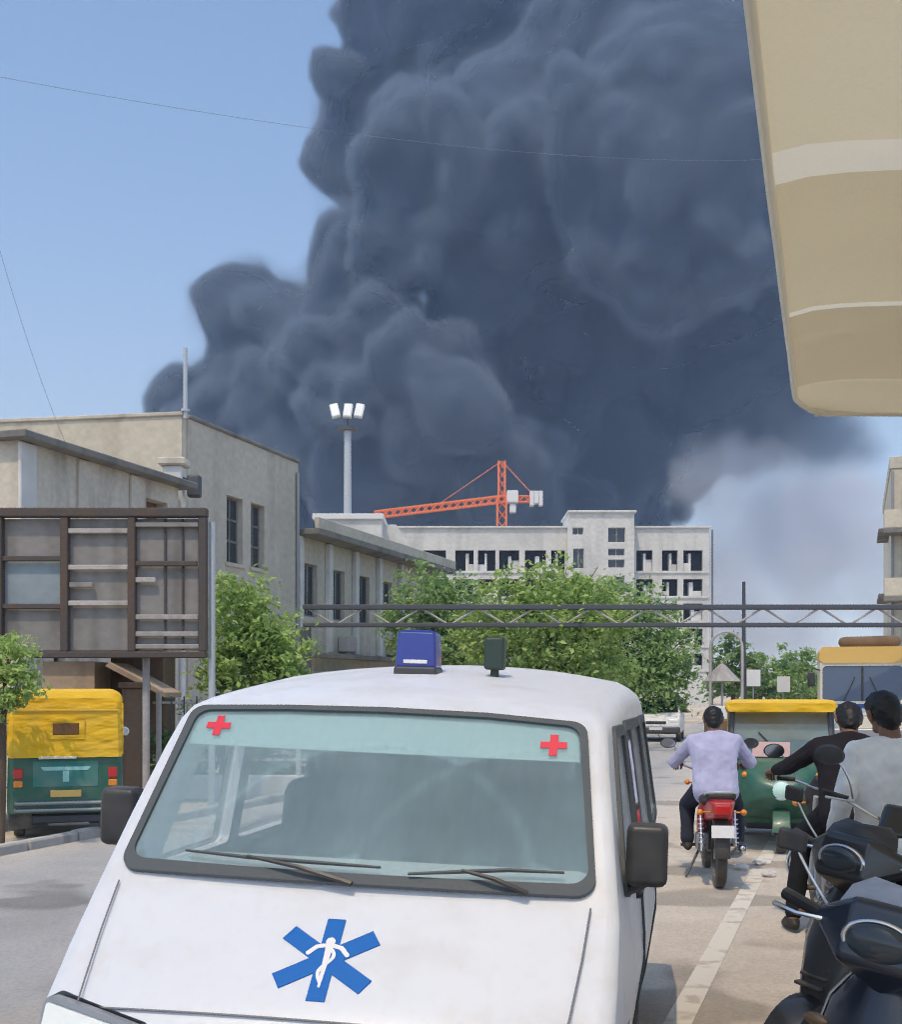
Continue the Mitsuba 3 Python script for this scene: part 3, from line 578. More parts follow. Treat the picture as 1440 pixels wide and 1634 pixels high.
# hut, pillar, fence
hut = thing('tan_hut', 'small tan plastered hut with sloping side awning under the hoarding', 'hut')
put(hut + '__wall', box(-6.6, -5.75, 20.0, 21.8, 0, 2.18, .01), 'tan_plaster', 30)
put(hut + '__wall', box(-5.74, -4.85, 20.9, 21.8, 0, 2.3, .01), 'brown_canvas', 30)
put(hut + '__roof', box(-6.75, -4.8, 19.8, 21.9, 2.31, 2.38, .01), 'rust_steel', 30)
put(hut + '__awning', prism([(-5.5, 2.1), (-5.44, 2.16), (-4.55, 1.68), (-4.55, 1.6)], (19.7, 20.9), 'xzy'), 'tan_plaster', False)
single('brick_pillar', 'brown plastered gate pillar right of the yellow rickshaw', 'pillar', cat(box(-5.1, -4.8, 19.2, 19.55, 0, 1.75, .02), box(-5.15, -4.75, 19.15, 19.6, 1.75, 1.84, .02)), 'brown_canvas')
fe = thing('iron_fence', 'grey iron bar fence on a low pale wall behind the ambulance', 'fence')
put(fe + '__base_wall', box(-4.75, -1.2, 19.4, 19.6, 0, .38, .02), 'pale_plaster')
for i in range(18):
    put(fe + '__bar', rod((-4.6 + .2 * i, 19.5, .38), (-4.6 + .2 * i, 19.5, 1.62), .014, n=6), 'dark_steel')
for i in range(4): put(fe + '__post', box(-4.64 + 1.1 * i, -4.56 + 1.1 * i, 19.46, 19.54, .381, 1.72, .01), 'pale_steel')
for z in (.6, 1.5): put(fe + '__rail', box(-4.7, -1.2, 19.505, 19.53, z, z + .04, .005), 'pale_steel')
# the gantry across the road
gt = thing('height_gantry', 'dark steel truss gantry spanning the road below the concrete block', 'gantry')
gz = lambda py: CH + (HY - py) * 33.8 / F
gx = lambda px: (px - 720) * 33.8 / F
put(gt + '__top_chord', box(gx(484), gx(1500), 33.7, 33.9, gz(973), gz(965), .02), 'dark_steel'); put(gt + '__bottom_chord', box(gx(484), gx(1500), 33.7, 33.9, gz(1001), gz(994), .02), 'dark_steel')
for i in range(22):
    a, b2 = gx(490 + i * 45.5), gx(490 + (i + 1) * 45.5); zz = (gz(998), gz(970)) if i % 2 else (gz(970), gz(998))
    put(gt + '__brace', rod((a, 33.8, zz[0]), (b2, 33.8, zz[1]), .034, n=6), 'pale_steel')
for x in (488, 1490): put(gt + '__post', box(gx(x) - .14, gx(x) + .14, 33.66, 33.94, 0, gz(1001) - .002, .03), 'dark_steel')
# small things far down the road
ar = thing('pipe_arch', 'pale pipe arch standing beside the road beyond the white car', 'arch')
ap = lambda px, py: (np.array([(px - 720) * 30 / F, 30, CH + (HY - py) * 30 / F]))
put(ar + '__arch', tube([ap(1134, 1213), ap(1134, 1040)] + [ap(1159.5 - 25.5 * math.cos(q), 1034 - 26 * math.sin(q)) for q in np.linspace(.1, 3.04, 14)] + [ap(1185, 1040), ap(1185, 1213)], .035, 8), 'pale_steel', True)
st = thing('street_stall', 'small stall with a pale pointed canopy beyond the scooter rider', 'stall')
sc_ = ap(1153, 1090); sc_[1] = 33
put(st + '__canopy', lathe([[.0, .5], [.10, .44], [.5, .02], [.48, .0], [.08, .4], [0, .44]], 6, 'z', (7.22, 33, 1.95)), 'pale_steel', False)
put(st + '__pole', rod((7.22, 33, 0), (7.22, 33, 2.5), .03), 'pale_steel')
put(st + '__counter', box(6.8, 7.65, 32.7, 33.3, 0, .95, .03), 'brown_canvas'); put(st + '__box', box(6.9, 7.3, 32.75, 33.15, .95, 1.3, .02), 'white_far')
for px, py, Y, t_ in ((1203, 1082, 36, 'small white square sign board on a post, left of its twin'), (1251, 1092, 38, 'small white square sign board on a post, just above the oncoming rickshaw')):
    x = (px - 720) * Y / F; z = CH + (HY - py) * Y / F; s_ = thing('sign_board', t_, 'sign', 'small roadside sign boards')
    put(s_ + '__board', box(x - .2, x + .2, Y - .02, Y + .02, z - .24, z + .24, .008), 'white_far'); put(s_ + '__post', rod((x, Y + .04, 0), (x, Y + .04, z + .2), .025), 'steel_grey')
single('utility_pole', 'tall thin dark pole rising past the gantry at the right', 'pole', rod((9.1, 38.5, 0), (9.1, 38.5, 5.1), .08, .05), 'dark_steel')
for nm, p0, p1, sag in (('thin overhead wire running across the blue sky into the smoke', W(-40, 116, 25), W(1320, 250, 48), .75), ('faint overhead wire falling steeply at the left of the sky', W(-20, 330, 25), W(110, 720, 29), .3)):
    tt = np.linspace(0, 1, 30); single('overhead_wire', nm, 'wire', tube([p0 + (p1 - p0) * t - np.array([0, 0, 4 * sag * t * (1 - t)]) for t in tt], .0045, 5), 'steel_grey', True)
# the shop canopy overhead, right of the camera
cn = thing('fabric_canopy', 'beige fabric shop canopy hanging overhead at the top right', 'canopy')
def canvas(name, c1, c2, k):
    scene[name] = {'type': 'principledthin', 'base_color': proc(lambda p, n, uv: mix(c1, c2, smoothstep(.3, .7, fbm(p.x * .8, p.y * .8, 3, 2))) * (.97 + .06 * fbm(p.x * 160, p.y * 160, 5, 2))), 'roughness': .8, 'diff_trans': k, 'eta': 1.2}
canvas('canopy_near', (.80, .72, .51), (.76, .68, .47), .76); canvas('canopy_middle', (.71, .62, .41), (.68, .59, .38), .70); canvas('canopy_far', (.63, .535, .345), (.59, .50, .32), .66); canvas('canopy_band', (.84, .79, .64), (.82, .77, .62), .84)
CZ = 3.2
ue, us, CAN_V = 6.55, -1.0, 0.0
def C2(u, v): return np.array([1.828 + .3045 * (u - 6.55) + v, u])       # u ahead, v to the right of the roadside edge
ribs_u = [us, .9, 2.2, 3.44, 4.84, 6.05, ue]
G = []; na, nu = 40, 260
for u in np.linspace(us, ue, nu):
    i = min(np.searchsorted(ribs_u, u, 'right') - 1, len(ribs_u) - 2); t = (u - ribs_u[i]) / (ribs_u[i + 1] - ribs_u[i]); sag = .03 * 4 * t * (1 - t)
    for a in np.linspace(0, 4.2, na):
        rr = .35                                       # the far corner is rounded
        p = C2(u, CAN_V + a); edge = .05 * math.exp(-a / .12) + .05 * math.exp(-(ue - u) / .10)
        if u > ue - rr and a < rr:
            dd = math.hypot(rr - a, u - (ue - rr)); 
            if dd > rr: 
                k_ = rr / dd; p = C2(ue - rr + (u - ue + rr) * k_, CAN_V + rr - (rr - a) * k_)
        G.append((p[0], p[1], CZ - sag * min(1, a / .5) - edge + .010 * math.sin(a * 2.2 + u * 1.3) + .012 * math.exp(-((a * .8 + u - 5.4) / .10) ** 2) + .010 * float(meshkit.noise(np.array([[a * 9 + u * 3, u * 1.1 - a * .5, 4.0]]))[0]) * math.exp(-((u % 1.3) - .2) ** 2 * 3) + .015 * meshkit.noise(np.array([[a * 2.2, u * 2.2, 1.0]]))[0]))
G = np.array(G); fq = [[i * na + j, i * na + j + 1, (i + 1) * na + j + 1, (i + 1) * na + j] for i in range(nu - 1) for j in range(na - 1)]
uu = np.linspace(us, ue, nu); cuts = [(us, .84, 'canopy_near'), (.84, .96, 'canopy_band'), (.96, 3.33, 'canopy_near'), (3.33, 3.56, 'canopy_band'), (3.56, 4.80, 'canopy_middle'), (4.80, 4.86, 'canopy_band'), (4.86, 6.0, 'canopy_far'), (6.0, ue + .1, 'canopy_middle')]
for c0, c1, mt in cuts:
    rows_ = [i for i in range(nu - 1) if c0 <= (uu[i] + uu[i + 1]) / 2 < c1]
    if not rows_: continue
    seg = G[rows_[0] * na:(rows_[-1] + 2) * na]
    put(cn + ('__band' if mt == 'canopy_band' else '__cloth_panel'), (seg, [[i * na + j, i * na + j + 1, (i + 1) * na + j + 1, (i + 1) * na + j] for i in range(len(rows_)) for j in range(na - 1)]), mt, True, label='paler cloth band across the canopy' if mt == 'canopy_band' else None)
put(cn + '__hem', tube([G[i * na] for i in range(0, nu, 4)] + [G[(nu - 1) * na + j] for j in range(1, na, 2)], .014, 8), 'bus_cream', True)
for u in (ribs_u[1], ribs_u[4]): put(cn + '__post', rod(np.append(C2(u, CAN_V + 2.4), 0), np.append(C2(u, CAN_V + 2.4), CZ - .05), .03), 'steel_grey')
# loose scraps on the apron
rng = np.random.default_rng(3)
for i, (px, py) in enumerate(((1184, 1388), (1212, 1380), (1228, 1399))):
    p = W(px, py, CH * F / (py - HY)); m = trimesh.creation.icosphere(2, .5); m.vertices = m.vertices * [.13, .10, .07] * (1 + .6 * (meshkit.noise(m.vertices * 4 + i * 9)[:, None] - .5)) + [p[0], p[1], .03]
    single('paper_scrap', ['crumpled white paper scrap on the ground behind the scooter', 'crumpled white paper scrap lying right of the lane line', 'crumpled white paper scrap nearest the parked motorcycles'][i], 'paper', m, 'paper', False, group='litter on the roadside')
# ---------------------------------------------------------------- trees
def foliage(centres, radii, n, size, seed, flat=.6):
    """leaves in clusters spread through lumpy crowns; returns one mesh of small bent leaf blades"""
    r = np.random.default_rng(seed); P_ = []
    vol = np.prod(radii, 1); share = vol ** .75 / (vol ** .75).sum()
    for c, rad, s in zip(centres, radii, share):
        m = int(n * s); k = max(6, m // 34)
        d = r.normal(size=(k, 3)); d /= np.linalg.norm(d, axis=1, keepdims=True)
        q = d * (r.uniform(.25, 1, (k, 1)) ** .45); q[:, 2] = np.maximum(q[:, 2], -.75)
        cl = c + q * rad * (1 + .28 * r.normal(size=(k, 1)).clip(-1, 1.2)); sz = r.uniform(.10, .26, k) * np.mean(rad)
        i = r.integers(0, k, m); P_.append(cl[i] + r.normal(size=(m, 3)) * sz[i][:, None] * [1, 1, .75])
    P_ = np.vstack(P_); m = len(P_)
    a = r.normal(size=(m, 3)) * [1, 1, .7]; a /= np.linalg.norm(a, axis=1, keepdims=True)
    up = r.normal(size=(m, 3)) * .55 + [0, 0, 1]; b = np.cross(up, a); b /= np.linalg.norm(b, axis=1, keepdims=True) + 1e-9; nn = np.cross(a, b)
    L = size * r.uniform(.45, 1.6, (m, 1)); w_ = L * .30
    v = np.stack([P_ - a * L * .5, P_ + b * w_ + nn * L * .06, P_ + a * L * .5 - nn * L * .12, P_ - b * w_ + nn * L * .06], 1).reshape(-1, 3)
    o = np.arange(m)[:, None] * 4; f = np.vstack([o + [0, 1, 2], o + [0, 2, 3]])
    return trimesh.Trimesh(v, f, process=False)
def tree(name, label, x, y, trunk_h, lumps, n, size, mat, seed, trunk_r=.12, group=None):
    t = thing(name, label, 'tree', group); r = np.random.default_rng(seed)
    base = np.array([x, y, 0.]); L = np.array([l[:3] for l in lumps], float); Rr = np.array([l[3:] for l in lumps], float)
    top = base + [0.05, 0, trunk_h]
    parts = [tube([base - [0, 0, .2], base + [.03, .02, trunk_h * .5], top], [trunk_r * 1.25, trunk_r, trunk_r * .8], 9)]
    for c in L:
        e = c + base - [0, 0, 0]; mid = (top + e) / 2 + r.normal(size=3) * .12
        parts.append(tube([top - [0, 0, .15], mid, e], [trunk_r * .6, trunk_r * .4, trunk_r * .12], 6))
        for _ in range(3):
            parts.append(tube([mid, e + r.normal(size=3) * Rr.mean() * .6], [trunk_r * .25, trunk_r * .07], 5))
    put(t + '__trunk', cat(parts), 'bark', 40)
    put(t + '__crown', foliage(L + base, Rr, n, size, seed), mat, False)
    return t
tree('street_tree', 'bright green tree standing in front of the cream hall, just left of the ambulance roof', -3.45, 21.8, 1.6, [(-.25, 0, 3.0, .62, .7, .75), (.15, .2, 2.45, .75, .7, .6), (-.45, -.1, 2.1, .55, .6, .6), (.5, 0, 2.2, .45, .5, .5), (0, -.2, 1.55, .85, .7, .5), (.55, .1, 1.5, .5, .5, .45)], 9500, .115, 'leaf_bright', 11, .09, 'trees along the road')
tree('street_tree', 'green tree at the end of the long grey block, left of the tree row', -.55, 38.5, 2.2, [(-.3, 0, 4.6, 1.0, 1, 1.0), (.7, .2, 4.1, 1.1, 1, 1.0), (-.7, 0, 3.5, .9, 1, .9), (.2, -.3, 2.8, 1.3, 1.1, .9), (1.1, 0, 2.6, .9, 1, .8)], 11000, .14, 'leaf_mid', 12, .13, 'trees along the road')
tree('street_tree', 'broad bright green tree in the middle of the row, below the gantry', 2.6, 35.5, 2.0, [(-.8, 0, 4.2, 1.1, 1, .85), (.6, .2, 4.45, 1.2, 1, .9), (1.7, 0, 3.7, 1.0, 1, .9), (-1.5, .1, 3.4, .9, 1, .8), (.2, -.4, 3.1, 1.6, 1.2, 1.0), (1.6, -.2, 2.5, 1.1, 1, .9), (-1.0, -.2, 2.3, 1.2, 1, .8)], 13000, .16, 'leaf_bright', 13, .14, 'trees along the road')
tree('street_tree', 'deep green tree at the right end of the row, beside the white car', 6.3, 43.0, 2.0, [(-.7, 0, 4.6, 1.2, 1.1, 1.0), (.5, .1, 3.9, 1.2, 1.1, 1.1), (-1.2, .2, 3.4, 1.1, 1, 1.0), (1.0, 0, 2.9, 1.1, 1.1, 1.0), (-.2, -.3, 2.5, 1.4, 1.2, 1.0), (1.3, -.1, 1.8, 1.0, 1, .9), (.1, -.2, 1.4, 1.4, 1.1, .8)], 13000, .165, 'leaf_mid', 14, .15, 'trees along the road')
tree('street_tree', 'dark green tree behind the broad bright one, partly hidden by it', 4.6, 48.0, 2.2, [(-.4, 0, 4.6, 1.3, 1.2, 1.0), (.9, 0, 4.3, 1.2, 1.2, 1.0), (-1.4, 0, 3.6, 1.2, 1.2, 1.0), (.3, 0, 3.0, 1.8, 1.3, 1.1)], 9500, .17, 'leaf_deep', 15, .15, 'trees along the road')
tree('distant_tree', 'small dark tree seen through the pipe arch', 15.0, 66, 1.8, [(-.3, 0, 3.6, .9, 1, 1.1), (.5, .2, 2.6, 1.0, 1, 1.0), (-.4, 0, 2.1, 1.1, 1, .9)], 2600, .26, 'leaf_deep', 16, .14, 'distant trees')
tree('distant_tree', 'round grey green distant tree above the oncoming rickshaw roof', 19.6, 74, 1.6, [(-.8, 0, 2.9, 1.3, 1.2, 1.0), (.9, .2, 3.1, 1.3, 1.2, 1.1), (0, 0, 1.9, 2.0, 1.5, 1.0), (-1.9, 0, 1.6, 1.1, 1, .9)], 3600, .28, 'leaf_mid', 17, .15, 'distant trees')
tree('distant_tree', 'low distant tree just left of the bus', 23.0, 78, 1.4, [(-.6, 0, 2.5, 1.2, 1.2, .9), (.9, .2, 2.3, 1.4, 1.2, 1.0), (0, 0, 1.5, 2.0, 1.5, .9)], 3000, .28, 'leaf_mid', 18, .15, 'distant trees')
tree('sapling', 'small bright sapling at the left edge beside the yellow rickshaw', -4.86, 13.3, 1.5, [(.1, 0, 2.05, .32, .3, .26), (-.22, .1, 1.85, .3, .3, .25), (.2, 0, 1.78, .24, .28, .22), (-.05, -.1, 1.6, .28, .28, .2)], 3600, .062, 'leaf_bright', 19, .05)
for i, (x, y, s, t_) in enumerate(((-4.4, 20.6, .75, 'dark leafy shrub behind the fence beside the brown pillar'), (-3.6, 20.5, .9, 'dark leafy shrub behind the fence under the hoarding edge'), (-2.7, 20.6, .85, 'dark leafy shrub behind the fence left of the ambulance pillar'))):
    sh = thing('shrub', t_, 'shrub', 'shrubs behind the fence'); put(sh + '__stem', cat([rod((x, y, 0), (x + .2 * math.cos(k), y + .2 * math.sin(k), .7), .025, .01, 6) for k in range(4)]), 'bark'); put(sh + '__foliage', foliage(np.array([[x, y, s], [x + .3, y + .1, s * .6], [x - .3, y, s * .55]]), np.array([[.5, .4, .55], [.45, .4, .45], [.45, .4, .4]]), 1500, .12, 40 + i), 'leaf_deep', False)

# ---------------------------------------------------------------- auto rickshaws (front towards +y)
def rickshaw(label, M, group, sticker):
    k = thing('auto_rickshaw', label, 'auto rickshaw', group); q = lambda n, m, mat, sm=30, lab=None: put(k + '__' + n, m, mat, sm, M, lab)
    # rear tub and floor
    tub = loft([[(x * w, y, z) for x, z in ((-1, .30), (-1, .60), (-.99, .93), (-.96, .97), (.96, .97), (.99, .93), (1, .60), (1, .30))] for y, w in ((-1.24, .575), (-1.20, .62), (-1.1, .645), (-.30, .645), (-.22, .635))])
    q('body', tub, 'rickshaw_green', 35)
    q('floor_pan', box(-.62, .62, -.25, .80, .30, .38, .02), 'rickshaw_green')
    q('sill', cat(box(-.655, -.60, -.3, .62, .28, .42, .02), box(.60, .655, -.3, .62, .28, .42, .02)), 'rickshaw_green')
    cowl = loft([[(x * w, y, z0 + (z1 - z0) * t) for x, t in ((-.92, 0), (-1, .25), (-1, .7), (-.9, .94), (-.6, 1), (.6, 1), (.9, .94), (1, .7), (1, .25), (.92, 0))] for y, w, z0, z1 in ((.62, .60, .34, 1.06), (.80, .585, .36, 1.07), (.98, .50, .42, 1.02), (1.12, .38, .50, .92), (1.22, .27, .58, .82), (1.26, .15, .64, .76))])
    q('front_cowl', cowl, 'rickshaw_green', 50)
    # canopy: roof, rear hood with sides
    def hood(y, w, z, r=.12):
        return [(-w, y, z - r)] + [(-w + r - r * math.cos(a), y, z - r + r * math.sin(a)) for a in np.linspace(.3, 1.57, 5)] + [(w - r + r * math.cos(a), y, z - r + r * math.sin(a)) for a in np.linspace(1.57, .3, 5)] + [(w, y, z - r)]
    q('roof', loft([hood(y, w, z, .12 if y < .5 else .075) + [(w * .97, y, z - (.17 if y < .5 else .10)), (-w * .97, y, z - (.17 if y < .5 else .10))] for y, w, z in ((-1.20, .60, 1.62), (-1.12, .635, 1.69), (-.8, .65, 1.715), (0, .65, 1.73), (.60, .64, 1.725), (.74, .625, 1.71), (.78, .60, 1.69))]), 'rickshaw_yellow', 45)
    q('hood_back', loft([[(x * w, y0 + dy, z) for x, dy in ((-1, .05), (-.93, 0), (.93, 0), (1, .05), (1, .09), (-1, .09))] for z, w, y0 in ((.94, .625, -1.285), (1.0, .63, -1.275), (1.5, .615, -1.235), (1.56, .61, -1.22))]), 'rickshaw_yellow', 30)
    for sx in (-1, 1):
        q('hood_side', prism([(-1.20, .965), (-.55, .965), (-.50, 1.2), (-.42, 1.56), (-1.18, 1.56)], (sx * .63 - .012, sx * .63 + .012), 'yzx'), 'rickshaw_yellow')
        q('roof_post', rod((sx * .59, .66, 1.02), (sx * .575, .56, 1.60), .022), 'dark_steel')
        mr = numbered(k + '__mirror'); put(mr + '__stem', tube([(sx * .58, .78, 1.02), (sx * .72, .84, 1.08), (sx * .74, .84, 1.12)], .010, 6), 'dark_steel', 30, M); put(mr + '__head', lathe([[0, -.02], [.05, -.02], [.062, 0], [.055, .015], [0, .018]], 18, 'y', (sx * .74, .84, 1.17)), 'lens_white', 40, M)
        q('tail_light', cat(box(sx * .52 - .05, sx * .52 + .05, -1.262, -1.23, .70, .82, .012)), 'lens_red'); q('indicator', box(sx * .52 - .05, sx * .52 + .05, -1.262, -1.23, .60, .68, .012), 'lens_amber')
        q('mud_flap', box(sx * .5 - .13, sx * .5 + .13, -1.16, -1.14, .12, .34, .006), 'rubber')
        wheel(k + '__wheel', -.78, .205, .12, np.asarray(M) @ np.array([[1, 0, 0, sx * .52], [0, 1, 0, 0], [0, 0, 1, 0], [0, 0, 0, 1.0]]))
        q('front_indicator', ball((sx * .40, 1.07, .88), .035, 2), 'lens_amber', True)
    w = numbered(k + '__rear_window'); put(w + '__pane', box(-.145, .145, -1.285, -1.262, 1.20, 1.335, .01), 'window_brown', 30, M)
    put(w + '__frame', prism(sbox(-.205, 1.15, .205, 1.385).difference(sbox(-.145, 1.20, .145, 1.335)), (-1.277, -1.255), 'xzy'), 'rickshaw_yellow', False, M)
    q('hood_seam', box(-.60, .60, -1.262, -1.245, 1.475, 1.488, .003), 'canopy_amber')
    q('rear_panel', box(-.36, .36, -1.248, -1.236, .60, .90, .006), 'decal_deep_teal', 30, 'teal painted panel below the yellow hood')
    q('rear_decal', cat(prism(Polygon([(-.24, .795), (.24, .795), (.27, .83), (-.27, .83)]).buffer(.004), (-1.254, -1.2485), 'xzy'), prism(sbox(-.035, .66, .035, .785), (-1.254, -1.2485), 'xzy')), 'decal_teal')
    q('rear_lip', box(-.30, .12, -1.30, -1.27, .925, .955, .008), 'bus_cream')
    q('number_plate', box(-.17, .17, -1.262, -1.248, .485, .565, .004), 'bus_yellow')
    q('rear_bumper', cat(tube([(-.56, -1.2, .42), (-.54, -1.30, .42), (.54, -1.30, .42), (.56, -1.2, .42)], .022, 8), tube([(-.56, -1.2, .34), (-.54, -1.29, .34), (.54, -1.29, .34), (.56, -1.2, .34)], .022, 8)), 'steel_grey')
    q('under_frame', box(-.42, .42, -1.15, .1, .16, .29, .03), 'dark_steel')
    q('silencer', lathe([[0, -.26], [.06, -.24], [.065, .2], [.03, .25], [0, .25]], 14, 'x', (.05, -1.08, .20)), 'pale_steel')
    # front
    ws = numbered(k + '__windscreen'); y_ = lambda z: .80 - (z - 1.04) * .42
    put(ws + '__frame', cat(rod((-.57, y_(1.05), 1.05), (.57, y_(1.05), 1.05), .025), rod((-.57, y_(1.05), 1.05), (-.54, y_(1.62), 1.62), .025), rod((.57, y_(1.05), 1.05), (.54, y_(1.62), 1.62), .025)), 'dark_steel', 30, M)
    put(ws + '__pane', (np.array([(-.56, y_(1.06), 1.06), (.56, y_(1.06), 1.06), (.53, y_(1.615), 1.615), (-.53, y_(1.615), 1.615)]), [[0, 1, 2, 3]]), 'dusty_pane', False, M)
    put(ws + '__wiper', rod((0, y_(1.1) + .02, 1.1), (.25, y_(1.35) + .02, 1.35), .008), 'black_plastic', 30, M)
    if sticker: q('notice', (lambda m: m)(prism([(-.5, 0), (-.12, 0), (-.06, .20), (-.46, .20)], (0, .003), 'xzy')) if False else xf(box(.02, .44, 0, .003, 0, .17), trimesh.transformations.translation_matrix([-.12, .842, 1.075])), 'pink_paper', 30, 'pale pink notice below the windscreen')
    hl_ = numbered(k + '__headlight'); put(hl_ + '__bowl', lathe([[0, -.1], [.09, -.06], [.115, 0], [.11, .012], [0, .012]], 24, 'y', (0, 1.245, .72)), 'galvanised', 40, M); put(hl_ + '__lens', lathe([[0, .045], [.05, .038], [.10, .012], [0, .010]], 24, 'y', (0, 1.245, .72)), 'lens_pale_green', 40, M)
    q('front_mudguard', xf(lathe([[.27, -.09], [.285, 0], [.27, .09], [.262, .085], [.275, 0], [.262, -.085], [.27, -.09]], 40, 'x', (0, 0, 0)), trimesh.transformations.translation_matrix([0, 1.10, .205])) if False else tri(man(lathe([[.22, -.10], [.285, -.09], [.295, 0], [.285, .09], [.22, .10], [.22, -.10]], 40, 'x', (0, 1.08, .205))) - man(box(-.3, .3, .6, 1.6, -.3, .26))), 'rickshaw_green', 40)
    q('front_fork', cat(rod((-.08, 1.08, .2), (-.06, .98, .7), .025), rod((.08, 1.08, .2), (.06, .98, .7), .025)), 'dark_steel')
    wheel(k + '__wheel', 1.08, .205, .11, M)
    # inside
    q('rear_seat', cat(rounded(-.56, .56, -1.05, -.55, .55, .72, .05), rounded(-.56, .56, -1.15, -1.02, .7, 1.2, .05)), 'seat_vinyl', 40); q('driver_seat', rounded(-.32, .32, -.12, .22, .52, .68, .05), 'seat_vinyl', 40)
    q('handlebar', tube([(-.34, .50, .95), (-.2, .55, .98), (.2, .55, .98), (.34, .50, .95)], .016), 'dark_steel'); q('steering_column', rod((0, .55, .97), (0, .72, .5), .03), 'dark_steel')
    return k
rickshaw('yellow hooded green rickshaw seen from behind at the left roadside', place(-4.80, 15.45, 0, .30), 'auto rickshaws', False)
rickshaw('rickshaw cut off by the left edge, only its dark side showing', place(-6.55, 15.6, 0, .30), 'auto rickshaws', False)
rickshaw('oncoming green rickshaw with yellow roof edge and round headlight, behind the motorcycles', place(3.72, 14.0, 0, math.pi - .25, .93), 'auto rickshaws', True)

# ---------------------------------------------------------------- motorcycles and scooters (front towards +y)
def motorcycle(name, label, catg, M, tank='black_paint', tail='black_paint', group='motorcycles on the right', guard=True, plate='decal_white', steer=0.0):
    k = thing(name, label, catg, group); M = np.asarray(M); q = lambda n, m, mat, sm=35, lab=None: put(k + '__' + n, m, mat, sm, M, lab)
    ax = np.array([0, .52, .88])
    SMx = M @ trimesh.transformations.rotation_matrix(steer, [0, -.42, .9], [0, .50, .7])
    s_ = lambda n, m, mat, sm=35: put(k + '__' + n, m, mat, sm, SMx)
    wheel(k + '__wheel', -.62, .30, .10, M, spokes=6, hub='galvanised'); wheel(k + '__wheel', .68, .30, .085, SMx, spokes=6, hub='galvanised')
    s_('front_fork', cat([rod((sx * .075, .68, .30), (sx * .085, .44, .92), .021) for sx in (-1, 1)]), 'galvanised')
    s_('front_mudguard', tri(man(lathe([[.30, -.06], [.325, -.055], [.335, 0], [.325, .055], [.30, .06], [.30, -.06]], 36, 'x', (0, .68, .30))) - man(box(-.3, .3, -.2, 1.4, -.3, .36)) - man(xf(box(-.3, .3, 0, .9, -.5, .5), trimesh.transformations.translation_matrix([0, .86, .3])))), tank)
    s_('handlebar', tube(curve([(-.37, .33, 1.06), (-.28, .37, 1.05), (-.14, .43, 1.0), (0, .45, .97), (.14, .43, 1.0), (.28, .37, 1.05), (.37, .33, 1.06)], 30), .012), 'chrome', True)
    for sx in (-1, 1):
        s_('grip', rod((sx * .26, .375, 1.053), (sx * .385, .322, 1.062), .018), 'rubber')
        s_('brake_lever', tube([(sx * .24, .42, 1.05), (sx * .30, .44, 1.05), (sx * .38, .40, 1.045)], [.006, .006, .008], 6), 'galvanised')
        mr = numbered(k + '__mirror'); put(mr + '__stem', tube(curve([(sx * .24, .38, 1.06), (sx * .28, .40, 1.15), (sx * .36, .40, 1.24)], 10), .006, 6), 'chrome', True, SMx)
        put(mr + '__head', xf(lathe([[0, -.02], [.05, -.018], [.062, .0], [.0615, .006], [0, .008]], 20, 'y'), trimesh.transformations.translation_matrix([sx * .40, .40, 1.26]) @ np.diag([1.25, -1, .85, 1])), 'black_plastic', 40, SMx)
        put(mr + '__glass', xf(lathe([[0, -.001], [.055, -.001], [.055, .001], [0, .001]], 20, 'y'), trimesh.transformations.translation_matrix([sx * .40, .388, 1.26]) @ np.diag([1.25, 1, .85, 1])), 'chrome', 40, SMx)
        s_('indicator', cat(ball((sx * .20, .60, .86), (.028, .04, .028)), rod((sx * .08, .58, .86), (sx * .19, .60, .86), .008)), 'lens_amber', 40)
        q('rear_indicator', cat(ball((sx * .19, -.86, .70), (.028, .035, .028)), rod((sx * .06, -.84, .70), (sx * .18, -.86, .70), .008)), 'lens_amber', 40)
        q('footpeg', rod((sx * .10, .08, .30), (sx * .30, .06, .30), .016), 'rubber')
        q('side_panel', tri(m3.Manifold.batch_hull([sph((sx * .125, y, z), .03) for y, z in ((-.05, .62), (-.38, .72), (-.34, .52), (-.02, .46))])), tail, 40)
    hl_ = numbered(k + '__headlight'); put(hl_ + '__cowl', tri(m3.Manifold.batch_hull([sph((x, y, z), .035) for x, y, z in ((-.09, .56, .80), (.09, .56, .80), (-.11, .58, .94), (.11, .58, .94), (-.07, .47, 1.04), (.07, .47, 1.04), (0, .44, .82))])), tank, 45, SMx)
    put(hl_ + '__lens', xf(ball((0, 0, 0), (.095, .03, .075), 3), trimesh.transformations.translation_matrix([0, .598, .875])), 'lens_white', True, SMx)
    s_('speedometer', rounded(-.09, .09, .40, .50, 1.02, 1.075, .025), 'black_plastic')
    q('frame', cat(tube([(0, .44, .86), (0, .30, .70), (0, -.2, .66), (0, -.75, .74)], .025), tube([(0, .44, .80), (0, .34, .40), (0, -.10, .30), (0, -.28, .55)], .022)), 'dark_steel')
    q('tank', skinmesh([blob([((0, .30, .84), .11), ((0, .05, .84), .115), ((-.07, .22, .80), .085), ((.07, .22, .80), .085), ((0, -.14, .77), .075)])], .03, 6), tank, True)
    q('tank_cap', lathe([[0, .0], [.035, 0], [.03, .015], [0, .017]], 16, 'z', (0, .22, .948)), 'chrome')
    q('seat', skinmesh([blob([((-.085, -.14, .775), .05), ((.085, -.14, .775), .05), ((-.115, -.36, .77), .05), ((.115, -.36, .77), .05)]), blob([((-.115, -.36, .77), .05), ((.115, -.36, .77), .05), ((-.09, -.78, .83), .045), ((.09, -.78, .83), .045)])], .03, 6), 'seat_vinyl', True)
